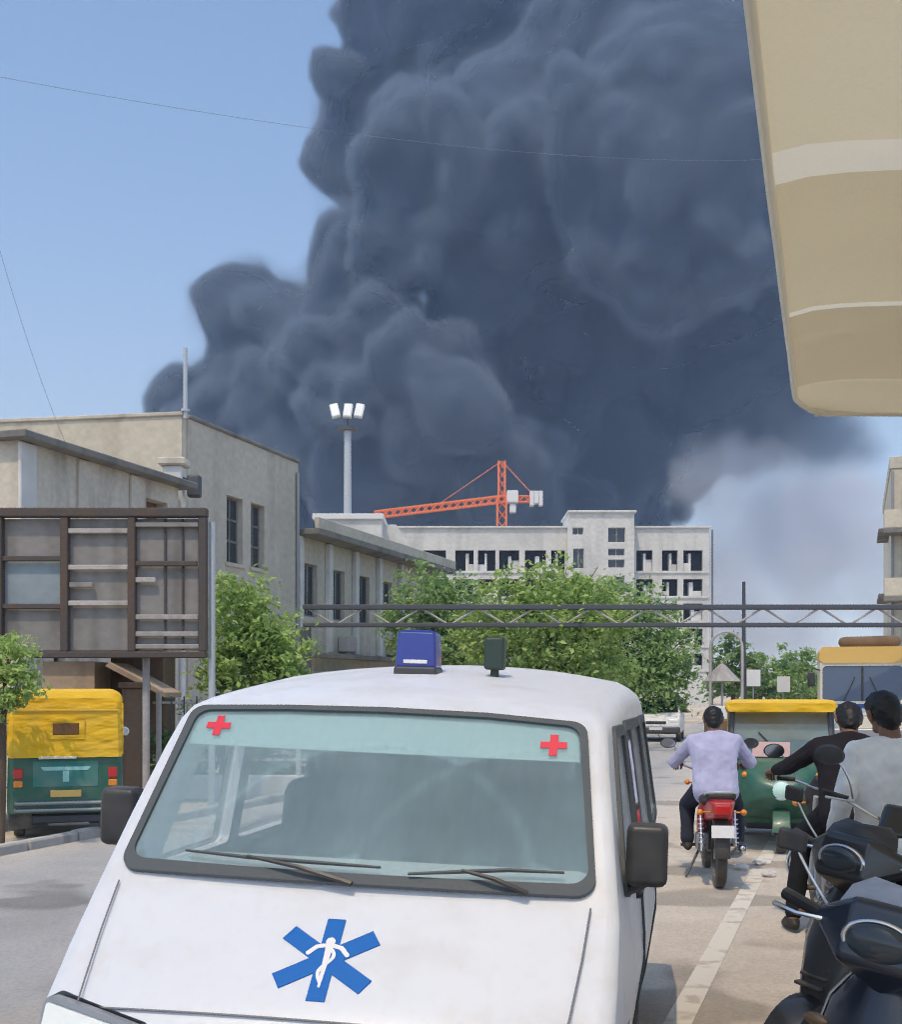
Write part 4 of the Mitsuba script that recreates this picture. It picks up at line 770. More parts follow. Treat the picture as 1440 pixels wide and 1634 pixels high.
    tl = numbered(k + '__tail_cowl'); put(tl, tri(m3.Manifold.batch_hull([sph((sx * x, y, z), .03) for sx in (-1, 1) for x, y, z in ((.10, -.45, .70), (.09, -.82, .78), (.06, -.93, .77), (.05, -.90, .68), (.09, -.5, .62))])), tail, 40, M)
    used.add(tl); put(tl + '__tail_light', tri(m3.Manifold.batch_hull([sph((sx * .055, -.945, z), .022) for sx in (-1, 1) for z in (.70, .755)])), 'lens_red', 40, M)
    put(k + '__grab_rail', tube(curve([(-.13, -.55, .80), (-.135, -.80, .86), (-.08, -.93, .88), (.08, -.93, .88), (.135, -.80, .86), (.13, -.55, .80)], 26), .011), 'galvanised', True, M)
    q('rear_mudguard', tri(man(lathe([[.31, -.07], [.335, -.065], [.34, 0], [.335, .065], [.31, .07], [.31, -.07]], 36, 'x', (0, -.62, .32))) - man(box(-.3, .3, -.3, .6, -.3, 1)) - man(box(-.3, .3, -1.4, .0, -.4, .30))), 'black_plastic')
    q('number_plate', xf(box(-.10, .10, -.004, .004, -.055, .055, .002), trimesh.transformations.translation_matrix([0, -.985, .54]) @ trimesh.transformations.rotation_matrix(-.25, [1, 0, 0])), plate)
    q('engine', cat(rounded(-.13, .13, -.16, .20, .26, .46, .04), [box(-.11 + .004 * i, .11 - .004 * i, .10, .28, .46 + .022 * i, .474 + .022 * i, .003) for i in range(7)], rounded(-.17, -.10, -.14, .08, .27, .43, .03)), 'steel_grey')
    q('exhaust', tube(curve([(.08, .28, .50), (.10, .36, .36), (.12, .2, .22), (.16, -.2, .24), (.17, -.5, .30), (.175, -.95, .40)], 30), np.interp(np.linspace(0, 1, 30), [0, .5, .6, .95, 1], [.02, .022, .045, .05, .03]), 12), 'chrome', True)
    q('chain_case', rounded(-.15, -.11, -.66, -.05, .26, .36, .018), 'black_plastic')
    for sx in (-1, 1): q('shock_absorber', cat(rod((sx * .15, -.58, .32), (sx * .15, -.46, .68), .014), [torus(.027, .007, 'z', (sx * .15, -.56 + .085 * j / 5, .40 + .2 * j / 5), 12, 6) for j in range(6)]), 'chrome')
    q('side_stand', rod((-.13, .02, .26), (-.26, -.08, .01), .013), 'dark_steel')
    if guard: q('crash_guard', tube(curve([(-.04, .36, .62), (-.24, .40, .56), (-.30, .40, .40), (-.20, .36, .28), (0, .34, .26), (.20, .36, .28), (.30, .40, .40), (.24, .40, .56), (.04, .36, .62)], 50), .014), 'chrome', True)
    return k
lean = lambda x, y, rot, a=.0, s=1.0: place(x, y, 0, rot, s) @ trimesh.transformations.rotation_matrix(a, [0, 1, 0])
motorcycle('motorcycle', 'red tailed motorcycle ridden away by the person in lavender shirt', 'motorcycle', lean(2.40, 11.35, -.12, 0, .96), 'red_paint', 'red_paint', guard=False)
motorcycle('motorcycle', 'dark motorcycle under the person in black beside the oncoming rickshaw', 'motorcycle', lean(2.76, 8.75, -.08), 'black_paint', 'black_paint')
def scooter(label, M, mat, steer=0.0, chrome=True):
    k = thing('scooter', label, 'scooter', 'parked scooters at the right edge'); M = np.asarray(M); q = lambda n, m, mt, sm=40, lab=None: put(k + '__' + n, m, mt, sm, M, lab)
    SMx = M @ trimesh.transformations.rotation_matrix(steer, [0, -.35, .93], [0, .50, .6]); s_ = lambda n, m, mt, sm=40: put(k + '__' + n, m, mt, sm, SMx)
    wheel(k + '__wheel', -.60, .215, .11, M, hub='galvanised'); wheel(k + '__wheel', .64, .215, .10, SMx, hub='galvanised')
    ap_ = [(.66, .34, .10, .14), (.63, .50, .17, .14), (.57, .66, .215, .12), (.50, .80, .20, .11), (.45, .90, .13, .10)]
    q('front_apron', loft([[(x * w, y - dy * (abs(x) ** 2.2), z) for x in np.linspace(-1, 1, 13)] + [(x * (w - .015), y - .045 - dy * (abs(x) ** 2.2), z) for x in np.linspace(1, -1, 13)] for y, z, w, dy in ap_]), mat, 50)
    q('apron_trim', tube([(-w * 1.0, y - dy - .01, z) for y, z, w, dy in ap_] + [(w * 1.0, y - dy - .01, z) for y, z, w, dy in ap_[::-1]], .011, 6), 'chrome', True)
    q('apron_grille', cat([box(-.07, .07, .618 - .03 * i, .65 - .03 * i, .50 + .035 * i, .515 + .035 * i, .004) for i in range(4)]), 'black_plastic')
    s_('front_mudguard', tri(man(lathe([[.215, -.075], [.245, -.07], [.26, 0], [.245, .07], [.215, .075], [.215, -.075]], 36, 'x', (0, .64, .215))) - man(box(-.3, .3, 0, 1.4, -.3, .20))), mat)
    s_('front_fork', cat([rod((sx * .07, .64, .215), (sx * .06, .50, .55), .02) for sx in (-1, 1)]), 'galvanised')
    s_('handlebar_cowl', tri(m3.Manifold.batch_hull([sph(p, .04) for p in ((-.20, .38, 1.02), (.20, .38, 1.02), (-.09, .50, .97), (.09, .50, .97), (-.09, .46, 1.08), (.09, .46, 1.08), (0, .44, .90))])), mat, 50)
    hl_ = numbered(k + '__headlight'); put(hl_ + '__lens', xf(ball((0, 0, 0), (.095, .03, .055), 3), trimesh.transformations.translation_matrix([0, .525, 1.02])), 'far_glass', True, SMx); put(hl_ + '__rim', xf(torus(.1, .010, 'y'), trimesh.transformations.translation_matrix([0, .520, 1.02]) @ np.diag([1, 1, .6, 1])), 'chrome', True, SMx)
    s_('visor', loft([[(x * w, y - .06 * x * x, z) for x in np.linspace(-1, 1, 9)] + [(x * w, y - .012 - .06 * x * x, z) for x in np.linspace(1, -1, 9)] for y, z, w in ((.47, 1.08, .17), (.44, 1.13, .15), (.42, 1.16, .10))]), 'grey_cloth' if chrome else 'black_plastic', 50)
    for sx in (-1, 1):
        s_('grip', rod((sx * .22, .38, 1.02), (sx * .37, .33, 1.04), .019), 'rubber'); s_('brake_lever', tube([(sx * .20, .42, 1.02), (sx * .28, .44, 1.02), (sx * .37, .40, 1.02)], [.007, .007, .009], 6), 'chrome')
        mr = numbered(k + '__mirror'); put(mr + '__stem', tube(curve([(sx * .20, .40, 1.05), (sx * .25, .42, 1.12), (sx * .31, .42, 1.20)], 10), .005, 6), 'chrome', True, SMx); put(mr + '__head', rounded(sx * .33 - .045, sx * .33 + .045, .405, .43, 1.19, 1.255, .012), 'black_plastic', 40, SMx); put(mr + '__glass', box(sx * .33 - .037, sx * .33 + .037, .401, .405, 1.197, 1.248, .001), 'chrome', 30, SMx)
        q('indicator', xf(ball((0, 0, 0), (.04, .015, .018), 2), trimesh.transformations.translation_matrix([sx * .13, .545, .77])), 'lens_smoked', True)
        q('side_panel', tri(m3.Manifold.batch_hull([sph((sx * x, y, z), .04) for x, y, z in ((.14, -.02, .55), (.16, -.35, .62), (.10, -.88, .72), (.10, -.90, .62), (.19, -.45, .42), (.15, -.08, .36), (.12, -.75, .45))])), mat, 50)
        q('footrest', box(sx * .16 - .05, sx * .16 + .05, -.1, .0, .26, .28, .008), 'rubber')
    q('floorboard', rounded(-.17, .17, -.10, .46, .27, .34, .03), 'black_plastic'); q('inner_shield', rounded(-.14, .14, .34, .44, .34, .88, .04), 'black_plastic')
    q('seat', skinmesh([blob([((-.10, .02, .745), .055), ((.10, .02, .745), .055), ((-.12, -.36, .755), .06), ((.12, -.36, .755), .06)]), blob([((-.12, -.36, .755), .06), ((.12, -.36, .755), .06), ((-.09, -.76, .80), .05), ((.09, -.76, .80), .05)])], .03, 6), 'seat_vinyl', True)
    q('grab_rail', tube(curve([(-.13, -.6, .78), (-.14, -.82, .83), (-.06, -.93, .84), (.06, -.93, .84), (.14, -.82, .83), (.13, -.6, .78)], 26), .012), 'chrome', True)
    q('tail_light', tri(m3.Manifold.batch_hull([sph((sx * .07, -.93, z), .025) for sx in (-1, 1) for z in (.62, .68)])), 'lens_red'); q('number_plate', box(-.09, .09, -.965, -.957, .44, .53, .003), 'decal_white')
    q('rear_mudguard', tri(man(lathe([[.22, -.07], [.25, -.065], [.26, 0], [.25, .065], [.22, .07], [.22, -.07]], 36, 'x', (0, -.60, .225))) - man(box(-.3, .3, -.5, .6, -.3, 1)) - man(box(-.3, .3, -1.4, .0, -.4, .18))), 'black_plastic')
    q('engine_case', rounded(-.16, .05, -.70, -.25, .14, .36, .05), 'steel_grey'); q('exhaust', tube(curve([(.08, -.2, .22), (.13, -.35, .2), (.15, -.6, .25), (.15, -.92, .30)], 24), np.interp(np.linspace(0, 1, 24), [0, .35, .5, .95, 1], [.018, .02, .05, .052, .03]), 12), 'galvanised', True)
    if chrome: q('leg_guard', tube(curve([(-.16, .50, .62), (-.27, .56, .58), (-.29, .55, .42), (-.20, .48, .30), (-.10, .40, .27)], 30), .012), 'chrome', True)
    if chrome: q('leg_guard', tube(curve([(.16, .50, .62), (.27, .56, .58), (.29, .55, .42), (.20, .48, .30), (.10, .40, .27)], 30), .012), 'chrome', True)
    q('centre_stand', cat(rod((-.1, -.2, .24), (-.17, -.28, .01), .013), rod((.1, -.2, .24), (.17, -.28, .01), .013)), 'dark_steel')
    return k
scooter('navy scooter parked nearest the camera at the bottom right corner', lean(1.52, 3.75, 2.2, -.06, 1.0), 'navy_paint', .25)
scooter('black scooter parked just behind the navy one', lean(2.0, 5.35, 2.05, -.06, 1.0), 'black_paint', .2, False)
motorcycle('motorcycle', 'black motorcycle parked between the black scooter and the person in black', 'motorcycle', lean(2.40, 6.9, 2.8, -.07, 1.03), 'black_paint', 'navy_paint', steer=.3, guard=False)
# ---------------------------------------------------------------- bus and white car (front towards -y)
bs = thing('bus', 'cream and yellow bus coming towards us behind the rickshaw', 'bus')
BMx = place(11.62, 35.0, 0, -.31)
bb = lambda n, m, mat, sm=30, M=BMx: put(bs + '__' + n, m, mat, sm, M)
shellb = loft([[(x * w, y, z) for x, z in ((-1, .45), (-1, 2.55), (-.97, 2.8), (-.88, 2.94), (.88, 2.94), (.97, 2.8), (1, 2.55), (1, .45))] for y, w in ((0, 1.14), (.06, 1.19), (.2, 1.22), (8.8, 1.22), (9, 1.15))])
bcut = [man(box(-1.08, 1.08, -.5, .5, 1.42, 2.42, .08))] + [man(box(-2, 2, .7 + 1.25 * i, 1.8 + 1.25 * i, 1.5, 2.35, .06)) for i in range(6)]
inner = loft([[(x * w, y, z) for x, z in ((-1, .5), (-1, 2.5), (-.9, 2.84), (.9, 2.84), (1, 2.5), (1, .5))] for y, w in ((.08, 1.10), (.2, 1.15), (8.8, 1.15), (8.92, 1.1))])
bb('body', tri(man(weld(shellb)) - man(weld(inner)) - m3.Manifold.batch_boolean(bcut, m3.OpType.Add)), 'bus_cream')
bb('roof_band', loft([[(x * w, y, z) for x, z in ((-1, 2.58), (-.99, 2.80), (-.89, 2.96), (.89, 2.96), (.99, 2.80), (1, 2.58), (.9, 2.5), (-.9, 2.5))] for y, w in ((-.035, 1.16), (.05, 1.215), (.2, 1.235), (8.8, 1.235))]), 'bus_yellow')
bb('windscreen', box(-1.09, 1.09, .03, .036, 1.41, 2.43), 'bus_glass'); bb('windscreen_divider', box(-.03, .03, .0, .028, 1.41, 2.43, .006), 'black_plastic')
for sx in (-1, 1):
    for i in range(6): bb('side_window', box(sx * 1.19, sx * 1.195, .7 + 1.25 * i, 1.8 + 1.25 * i, 1.5, 2.35), 'far_glass')
    h_ = numbered(bs + '__headlight'); put(h_ + '__rim', lathe([[0, -.05], [.16, -.05], [.16, .02], [0, .02]], 20, 'y', (sx * .85, -.02, .85)), 'galvanised', 40, BMx); put(h_ + '__lens', ball((sx * .85, -.07, .85), (.13, .03, .13)), 'lens_white', True, BMx)
    mr = numbered(bs + '__mirror'); put(mr + '__arm', tube([(sx * 1.15, .0, 2.3), (sx * 1.35, -.2, 2.35), (sx * 1.38, -.22, 2.2)], .02), 'black_plastic', 30, BMx); put(mr + '__head', rounded(sx * 1.38 - .1, sx * 1.38 + .1, -.27, -.18, 1.85, 2.25, .04), 'black_plastic', 40, BMx)
    bb('wiper', rod((sx * .5, -.02, 1.42), (sx * .2, -.03, 2.1), .014), 'black_plastic')
    for y in (1.9, 7.0): wheel(bs + '__wheel', y, .46, .28, BMx @ np.array([[1, 0, 0, sx * 1.05], [0, 1, 0, 0], [0, 0, 1, 0], [0, 0, 0, 1.0]]))
bb('bumper', rounded(-1.2, 1.2, -.18, .1, .38, .66, .06), 'steel_grey'); bb('front_panel', box(-1.0, 1.0, -.03, -.005, 1.02, 1.36, .01), 'white_far'); bb('blue_band', box(-1.13, 1.13, -.045, -.031, 1.22, 1.34, .005), 'blue_panel')
single('canvas_bundle', 'brown canvas bundle tied on the roof of the bus', 'bundle', skinmesh([blob([((-.5, 1.0, 3.12), .16), ((.9, 1.0, 3.14), .17), ((-.4, 1.9, 3.12), .16), ((.9, 1.9, 3.14), .17)])], .12, 4), 'brown_canvas', True, BMx)
cr = thing('white_car', 'white hatchback coming towards us between the trees and the scooter rider', 'car')
CMx = place(6.86, 41.5, 0, -.22); cc = lambda n, m, mat, sm=30: put(cr + '__' + n, m, mat, sm, CMx)
prof = [(0, .42, .62, .76), (.05, .30, .78, .80), (.35, .26, .90, .83), (1.0, .24, .98, .84), (3.3, .24, 1.0, .84), (3.6, .3, .98, .82), (3.66, .4, .8, .78)]
cc('body', loft([[(x * w, y, z0 + (z1 - z0) * t) for x, t in ((-.92, 0), (-1, .2), (-1, .75), (-.94, .95), (-.8, 1), (.8, 1), (.94, .95), (1, .75), (1, .2), (.92, 0))] for y, z0, z1, w in prof]), 'white_paint', 40)
cc('roof', loft([[(-w, y, z - .09), (-w * .95, y, z - .02), (-w * .75, y, z), (w * .75, y, z), (w * .95, y, z - .02), (w, y, z - .09)] for y, w, z in ((1.55, .58, 1.44), (1.75, .62, 1.49), (2.6, .64, 1.50), (3.3, .6, 1.46))]), 'white_paint', 40)
cc('windscreen', hm_ := prism([(.93, .97), (1.62, 1.43), (1.66, 1.43), (1.0, .97)], (-.66, .66), 'yzx'), 'far_glass')
for sx in (-1, 1):
    cc('windscreen_pillar', rod((sx * .74, .95, .97), (sx * .60, 1.64, 1.43), .035), 'white_paint'); cc('rear_pillar', rod((sx * .74, 3.5, .97), (sx * .60, 3.25, 1.43), .05), 'white_paint'); cc('centre_pillar', rod((sx * .76, 2.3, .97), (sx * .63, 2.3, 1.44), .035), 'white_paint')
    cc('side_window', xf(prism([(1.05, .98), (1.68, 1.42), (3.22, 1.40), (3.42, .98)], (-.006, .006), 'yzx'), trimesh.transformations.translation_matrix([sx * .68, 0, 0])), 'far_glass')
    h_ = numbered(cr + '__headlight'); put(h_ + '__lens', rounded(sx * .58 - .17, sx * .58 + .17, -.0, .16, .62, .77, .05), 'lens_white', 40, CMx)
    cc('mirror', rounded(sx * .92 - .09, sx * .92 + .09, 1.1, 1.2, .98, 1.1, .04), 'black_plastic', 40)
    for y in (.65, 3.0): wheel(cr + '__wheel', y, .29, .17, CMx @ np.array([[1, 0, 0, sx * .73], [0, 1, 0, 0], [0, 0, 1, 0], [0, 0, 0, 1.0]]))
cc('grille', box(-.34, .34, -.02, .06, .60, .70, .02), 'black_plastic'); cc('bumper', rounded(-.80, .80, -.06, .2, .28, .52, .06), 'dark_steel', 40); cc('number_plate', box(-.22, .22, -.075, -.06, .40, .50, .004), 'decal_white')
cc('rear_window', prism([(3.22, 1.43), (3.26, 1.43), (3.56, .97), (3.5, .97)], (-.6, .6), 'yzx'), 'far_glass')

# ---------------------------------------------------------------- people (facing +y in their own frame)
def hand(wr, d, nrm, side, curl=.9, s=1.0):
    """palm and five fingers; d = along the hand, nrm = out of the palm, side = towards the thumb"""
    d, nrm, side = [np.asarray(v, float) / np.linalg.norm(v) for v in (d, nrm, side)]
    H_ = [blob([(wr, .024 * s), (wr + d * .035 * s + side * .02 * s, .018 * s), (wr + d * .085 * s + side * .030 * s, .0135 * s), (wr + d * .085 * s - side * .030 * s, .0125 * s), (wr + d * .035 * s - side * .02 * s, .016 * s)])]
    for i, (off, L) in enumerate(((.030, .072), (.010, .082), (-.010, .076), (-.029, .058))):
        p = wr + (d * .088 + side * off) * s; a = .25; r = .0092 * s
        for f in (.45, .32, .26):
            a += curl * (1.0 + .06 * i); q_ = p + (d * math.cos(a) + nrm * math.sin(a)) * L * f * s; H_.append(blob([(p, r), (q_, r * .92)], 10)); p = q_; r *= .92
    p = wr + (d * .025 + side * .024) * s; dirs = [side * .75 + d * .6 + nrm * .25, side * .25 + d * .75 + nrm * .6, d * .5 + nrm * .8 - side * .1]
    for v, L in zip(dirs, (.042, .034, .026)):
        q_ = p + v / np.linalg.norm(v) * L * s; H_.append(blob([(p, .0115 * s), (q_, .0098 * s)], 10)); p = q_
    return H_
def person(label, M, J, shirt, trousers, group=None, sleeve='long', hair_len=.0):
    k = thing('person', label, 'person', group); A = {n: np.asarray(v, float) for n, v in J.items()}
    hd, nk, ch, pv = A['head'], A['neck'], A['chest'], A['pelvis']; fw = A.get('face', np.array([0, 1., 0])); fw = fw / np.linalg.norm(fw); up = hd - nk; up /= np.linalg.norm(up); rt = np.cross(fw, up); rt /= np.linalg.norm(rt)
    hp = lambda x, y, z: hd + rt * x + fw * y + up * z
    hull = [blob([(hp(0, -.015, .03), .088), (hp(0, .02, .015), .082), (hp(0, .035, -.055), .055)]), blob([(hp(0, .05, -.05), .045), (hp(-.025, .075, -.085), .024), (hp(.025, .075, -.085), .024), (hp(0, .085, -.095), .018)]), blob([(hp(0, .095, .0), .012), (hp(0, .118, -.032), .013)], 10), blob([(hp(-.012, .095, -.036), .010), (hp(.012, .095, -.036), .010)], 10)]
    hull += [blob([(hp(sx * .084, -.01, .0), .014), (hp(sx * .09, -.018, .026), .014), (hp(sx * .084, -.006, -.026), .010)], 10) for sx in (-1, 1)] + [blob([(hp(sx * .015, .098, -.062), .007), (hp(0, .102, -.063), .008)], 8) for sx in (-1, 1)]
    hull += [blob([(nk - up * .03, .062), (hp(0, -.02, -.05), .056)])]
    sh = [A['shL'], A['shR']]; spine = (ch + pv) / 2
    torso = lambda e: [blob([(sh[0], .052 + e), (sh[1], .052 + e), (nk - up * .045, .058 + e), (ch + rt * .10, .105 + e), (ch - rt * .10, .105 + e)]), blob([(ch + rt * .10, .105 + e), (ch - rt * .10, .105 + e), (spine + rt * .085, .098 + e), (spine - rt * .085, .098 + e)]), blob([(spine + rt * .085, .098 + e), (spine - rt * .085, .098 + e), (pv + rt * .085, .108 + e), (pv - rt * .085, .108 + e)])]
    hull += torso(0)
    for s_ in 'LR':
        hull += [blob([(A['sh' + s_], .050), (A['el' + s_], .040)]), blob([(A['el' + s_], .040), (A['wr' + s_], .026)])] + hand(A['wr' + s_], A.get('hd' + s_, A['wr' + s_] - A['el' + s_]), A.get('hn' + s_, [0, 0, -1]), A.get('ht' + s_, [1 if s_ == 'L' else -1, .2, 0]))
        hull += [blob([(A['hip' + s_], .088), (A['kn' + s_], .056)]), blob([(A['kn' + s_], .056), (A['an' + s_], .038)])]
    put(k + '__body', skinmesh(hull, .014, 6), 'skin', True, M)
    sl = torso(.018)
    for s_ in 'LR':
        e_ = A['el' + s_]; w_ = A['wr' + s_]; sl.append(blob([(A['sh' + s_], .066), (e_, .058)] if sleeve == 'long' else [(A['sh' + s_], .066), (A['sh' + s_] * .25 + e_ * .75, .060)]))
        if sleeve == 'long': sl.append(blob([(e_, .058), (e_ * .12 + w_ * .88, .040)]))
    hem = pv - up * .07; sl.append(blob([(spine + rt * .08, .115), (spine - rt * .08, .115), (hem + rt * .09, .125), (hem - rt * .09, .125)]))
    m = skinmesh(sl, .022, 8); n_ = meshkit.noise(m.vertices * [9, 9, 5.0]) + .5 * meshkit.noise(m.vertices * 22.0); m.vertices = m.vertices + m.vertex_normals * ((n_ - .75) * .022)[:, None]
    put(k + '__shirt', m, shirt, True, M)
    put(k + '__collar', torus(.068, .014, 'z', (0, 0, 0), 24, 8) if False else xf(torus(.068, .013, 'z', (0, 0, 0), 24, 8), trimesh.transformations.translation_matrix(nk - up * .012)), shirt, True, M)
    tr = []
    for s_ in 'LR': tr += [blob([(A['hip' + s_], .106), (A['kn' + s_], .076)]), blob([(A['kn' + s_], .076), (A['an' + s_] + (A['kn' + s_] - A['an' + s_]) * .08, .062)])]
    tr.append(blob([(pv + rt * .085, .120), (pv - rt * .085, .120), (A['hipL'], .105), (A['hipR'], .105)]))
    m = skinmesh(tr, .028, 8); n_ = meshkit.noise(m.vertices * [8, 8, 6.0]); m.vertices = m.vertices + m.vertex_normals * ((n_ - .5) * .018)[:, None]
    put(k + '__trousers', m, trousers, True, M)
    for s_ in 'LR':
        a_ = A['an' + s_]; t_ = A['toe' + s_]; put(k + '__shoe', skinmesh([blob([(a_ - [0, 0, .03], .048), (a_ * .45 + t_ * .55, .042), (t_, .032)]), blob([(a_ - [0, 0, .045] - (t_ - a_) * [.18, .18, 0], .036), (a_ - [0, 0, .03], .045)])], .02, 4), 'shoe', True, M)
    hm = skinmesh([blob([(hp(0, -.022, .042), .094), (hp(0, .018, .05), .083)]), blob([(hp(0, -.04, .02), .088), (hp(0, -.055, -.035 - hair_len), .062)])], .014, 5); v = np.array(hm.vertices); n_ = meshkit.noise(v * 45.0) + meshkit.noise(v * 90.0); hm.vertices = v + hm.vertex_normals * ((n_ - 1) * .010)[:, None]
    put(k + '__hair', hm, 'hair', True, M)
    for sx in (-1, 1): put(k + '__eye', ball(hp(sx * .032, .088, .006), .011, 1), 'decal_white', True, M); put(k + '__eyebrow', rod(hp(sx * .015, .104, .026), hp(sx * .05, .092, .026), .005, n=6), 'hair', 30, M)
    return k
# rider of the red motorcycle: seated, both hands on the bar
PM = lean(2.40, 11.35, -.12, 0, .96)
person('person in lavender shirt and dark hair riding the red motorcycle, seen from behind', PM, dict(head=(0, -.02, 1.50), neck=(0, -.08, 1.37), chest=(0, -.13, 1.18), pevis=(0, 0, 0), pelvis=(0, -.22, .90), shL=(-.20, -.09, 1.30), shR=(.20, -.09, 1.30), elL=(-.36, .07, 1.09), elR=(.36, .07, 1.09), wrL=(-.335, .285, 1.085), wrR=(.335, .285, 1.085), hdL=(.0, .8, -.3), hdR=(0, .8, -.3), htL=(1, .1, 0), htR=(-1, .1, 0),
    hipL=(-.11, -.20, .87), hipR=(.11, -.20, .87), knL=(-.23, .16, .68), knR=(.23, .16, .68), anL=(-.24, -.02, .34), anR=(.24, -.02, .34), toeL=(-.25, .16, .32), toeR=(.25, .16, .32)), 'lavender_cotton', 'dark_denim', 'people on the right', 'long')
PM = lean(2.76, 8.75, -.08)
person('person in black clothes leaning on a motorcycle, brown hand reaching to the left', PM, dict(head=(.05, .02, 1.50), neck=(.04, -.06, 1.38), chest=(.02, -.13, 1.18), pelvis=(0, -.24, .90), shL=(-.17, -.06, 1.31), shR=(.24, -.08, 1.30), elL=(-.36, .07, 1.16), elR=(.36, .07, 1.09), wrL=(-.42, .30, 1.12), wrR=(.335, .285, 1.085), hdL=(-.1, .8, -.2), hdR=(0, .8, -.3), htL=(1, .1, 0), htR=(-1, .1, 0),
    hipL=(-.11, -.22, .87), hipR=(.11, -.22, .87), knL=(-.24, .16, .66), knR=(.24, .16, .66), anL=(-.34, -.02, .10), anR=(.30, -.05, .10), toeL=(-.36, .16, .035), toeR=(.32, .14, .035)), 'charcoal_cotton', 'black_cotton', 'people on the right', 'long')
PM = place(2.39, 6.75, 0, .18, .975)
person('person in pale grey shirt standing at the right edge, seen from behind', PM, dict(head=(-.02, .03, 1.615), neck=(0, -.01, 1.47), chest=(0, -.01, 1.26), pelvis=(0, 0, .96), shL=(-.205, -.01, 1.40), shR=(.205, -.01, 1.40), elL=(-.29, .0, 1.12), elR=(.29, -.02, 1.12), wrL=(-.27, .14, .90), wrR=(.27, .12, .89), hnL=(.6, -.3, -.2), hnR=(-.6, -.3, -.2), htL=(.3, 1, 0), htR=(-.3, 1, 0),
    hipL=(-.10, 0, .90), hipR=(.10, 0, .90), knL=(-.12, .03, .50), knR=(.12, .0, .50), anL=(-.12, -.02, .095), anR=(.13, -.04, .095), toeL=(-.15, .16, .035), toeR=(.16, .14, .035)), 'pale_cotton', 'black_cotton', 'people on the right', 'long')
# ---------------------------------------------------------------- smoke
def surface_nets(f, org, step):
    """closed surface of f > 0 on a regular grid indexed [x, y, z]"""
    f = np.pad(f, 1, constant_values=-1.0); ins = f > 0; org = np.asarray(org) - step
    c = [ins[i:ins.shape[0] - 1 + i, j:ins.shape[1] - 1 + j, k:ins.shape[2] - 1 + k] for i in (0, 1) for j in (0, 1) for k in (0, 1)]
    cnt = sum(x.astype(np.int8) for x in c); act = (cnt > 0) & (cnt < 8)
    idx = -np.ones(act.shape, np.int64); n = int(act.sum()); idx[act] = np.arange(n); ii = np.argwhere(act)
    acc, w = np.zeros((n, 3)), np.zeros(n); C = np.array(list(np.ndindex(2, 2, 2)))
    for a in range(8):
        for b in range(a + 1, 8):
            if np.abs(C[a] - C[b]).sum() != 1: continue
            fa, fb = f[tuple((ii + C[a]).T)], f[tuple((ii + C[b]).T)]; m = (fa > 0) != (fb > 0)
            t = np.where(m, fa / np.where(m, fa - fb, 1), 0); acc[m] += (C[a] + t[:, None] * (C[b] - C[a]))[m]; w[m] += 1
    v = org + (ii + acc / w[:, None]) * step; F_ = []
    for ax in range(3):
        o = [k for k in range(3) if k != ax]; sl0, sl1 = [slice(1, -1)] * 3, [slice(1, -1)] * 3; sl0[ax] = slice(0, -1); sl1[ax] = slice(1, None)
        s0, s1 = ins[tuple(sl0)], ins[tuple(sl1)]
        for sgn in (True, False):
            e = np.argwhere((s0 != s1) & (s0 == sgn)); e[:, o[0]] += 1; e[:, o[1]] += 1
            if not len(e): continue
            q = []
            for da, db in ((-1, -1), (0, -1), (0, 0), (-1, 0)):
                g_ = e.copy(); g_[:, o[0]] += da; g_[:, o[1]] += db; q.append(idx[tuple(g_.T)])
            q = np.stack(q, 1); flip = (ax == 1) != (not sgn); F_.append(q[:, ::-1] if flip else q)
    q = np.vstack(F_); q = q[(q >= 0).all(1)]
    return trimesh.Trimesh(v, np.vstack([q[:, [0, 1, 2]], q[:, [0, 2, 3]]]), process=False)
SD = 520.0; SK = SD / F
def lattice_noise(axes, s, seed):
    """smooth random field in about -1 .. 1 on a regular grid: a random lattice under cubic B-splines, one axis after another"""
    r = np.random.default_rng(seed); out = r.random([int((a[-1] - a[0]) / s) + 6 for a in axes]).astype(np.float32)
    for k in range(3):
        t = (axes[k] - axes[k][0]) / s + 1.2; i = t.astype(int); f_ = t - i; B = np.zeros((len(t), out.shape[0]), np.float32); n = np.arange(len(t))
        for o, w in ((-1, (1 - f_) ** 3 / 6), (0, (3 * f_ ** 3 - 6 * f_ ** 2 + 4) / 6), (1, (-3 * f_ ** 3 + 3 * f_ ** 2 + 3 * f_ + 1) / 6), (2, f_ ** 3 / 6)): B[n, i + o] = w
        out = np.moveaxis(np.tensordot(B, out, (1, 0)), 0, 2)
    return (out * 2 - 1) * 1.55
def plume(puffs, ext, step, octaves, seed, k=7.0, warp=11.0):
    """signed field (metres inside) of a heap of merged puffs with rounded bulges and creases between them"""
    ax = [np.arange(ext[q], ext[q + 1], step) for q in (0, 2, 4)]; X, Yg, Z = [g_.astype(np.float32) for g_ in np.meshgrid(*ax, indexing='ij')]
    wx, wz = [(warp * lattice_noise(ax, 38, seed + 90 + q)).astype(np.float32) for q in (0, 1)]
    d = np.zeros(X.shape, np.float32)
    for px, py, r, dy in puffs:
        c = ((px - 720) * SK, SD + dy, CH + (HY - py) * SK); d += np.exp(np.clip((r * SK - np.sqrt((X + wx - c[0]) ** 2 + (Yg - c[1]) ** 2 + (Z + wz - c[2]) ** 2)) / k, -12, 12))
    d = (k * np.log(d + 1e-6)).astype(np.float32)
    for i, (s, a) in enumerate(octaves):
        d += a * (np.abs(lattice_noise(ax, s, seed + i)) * 1.9 - .55).astype(np.float32)
    return d, ax, (X, Yg, Z)
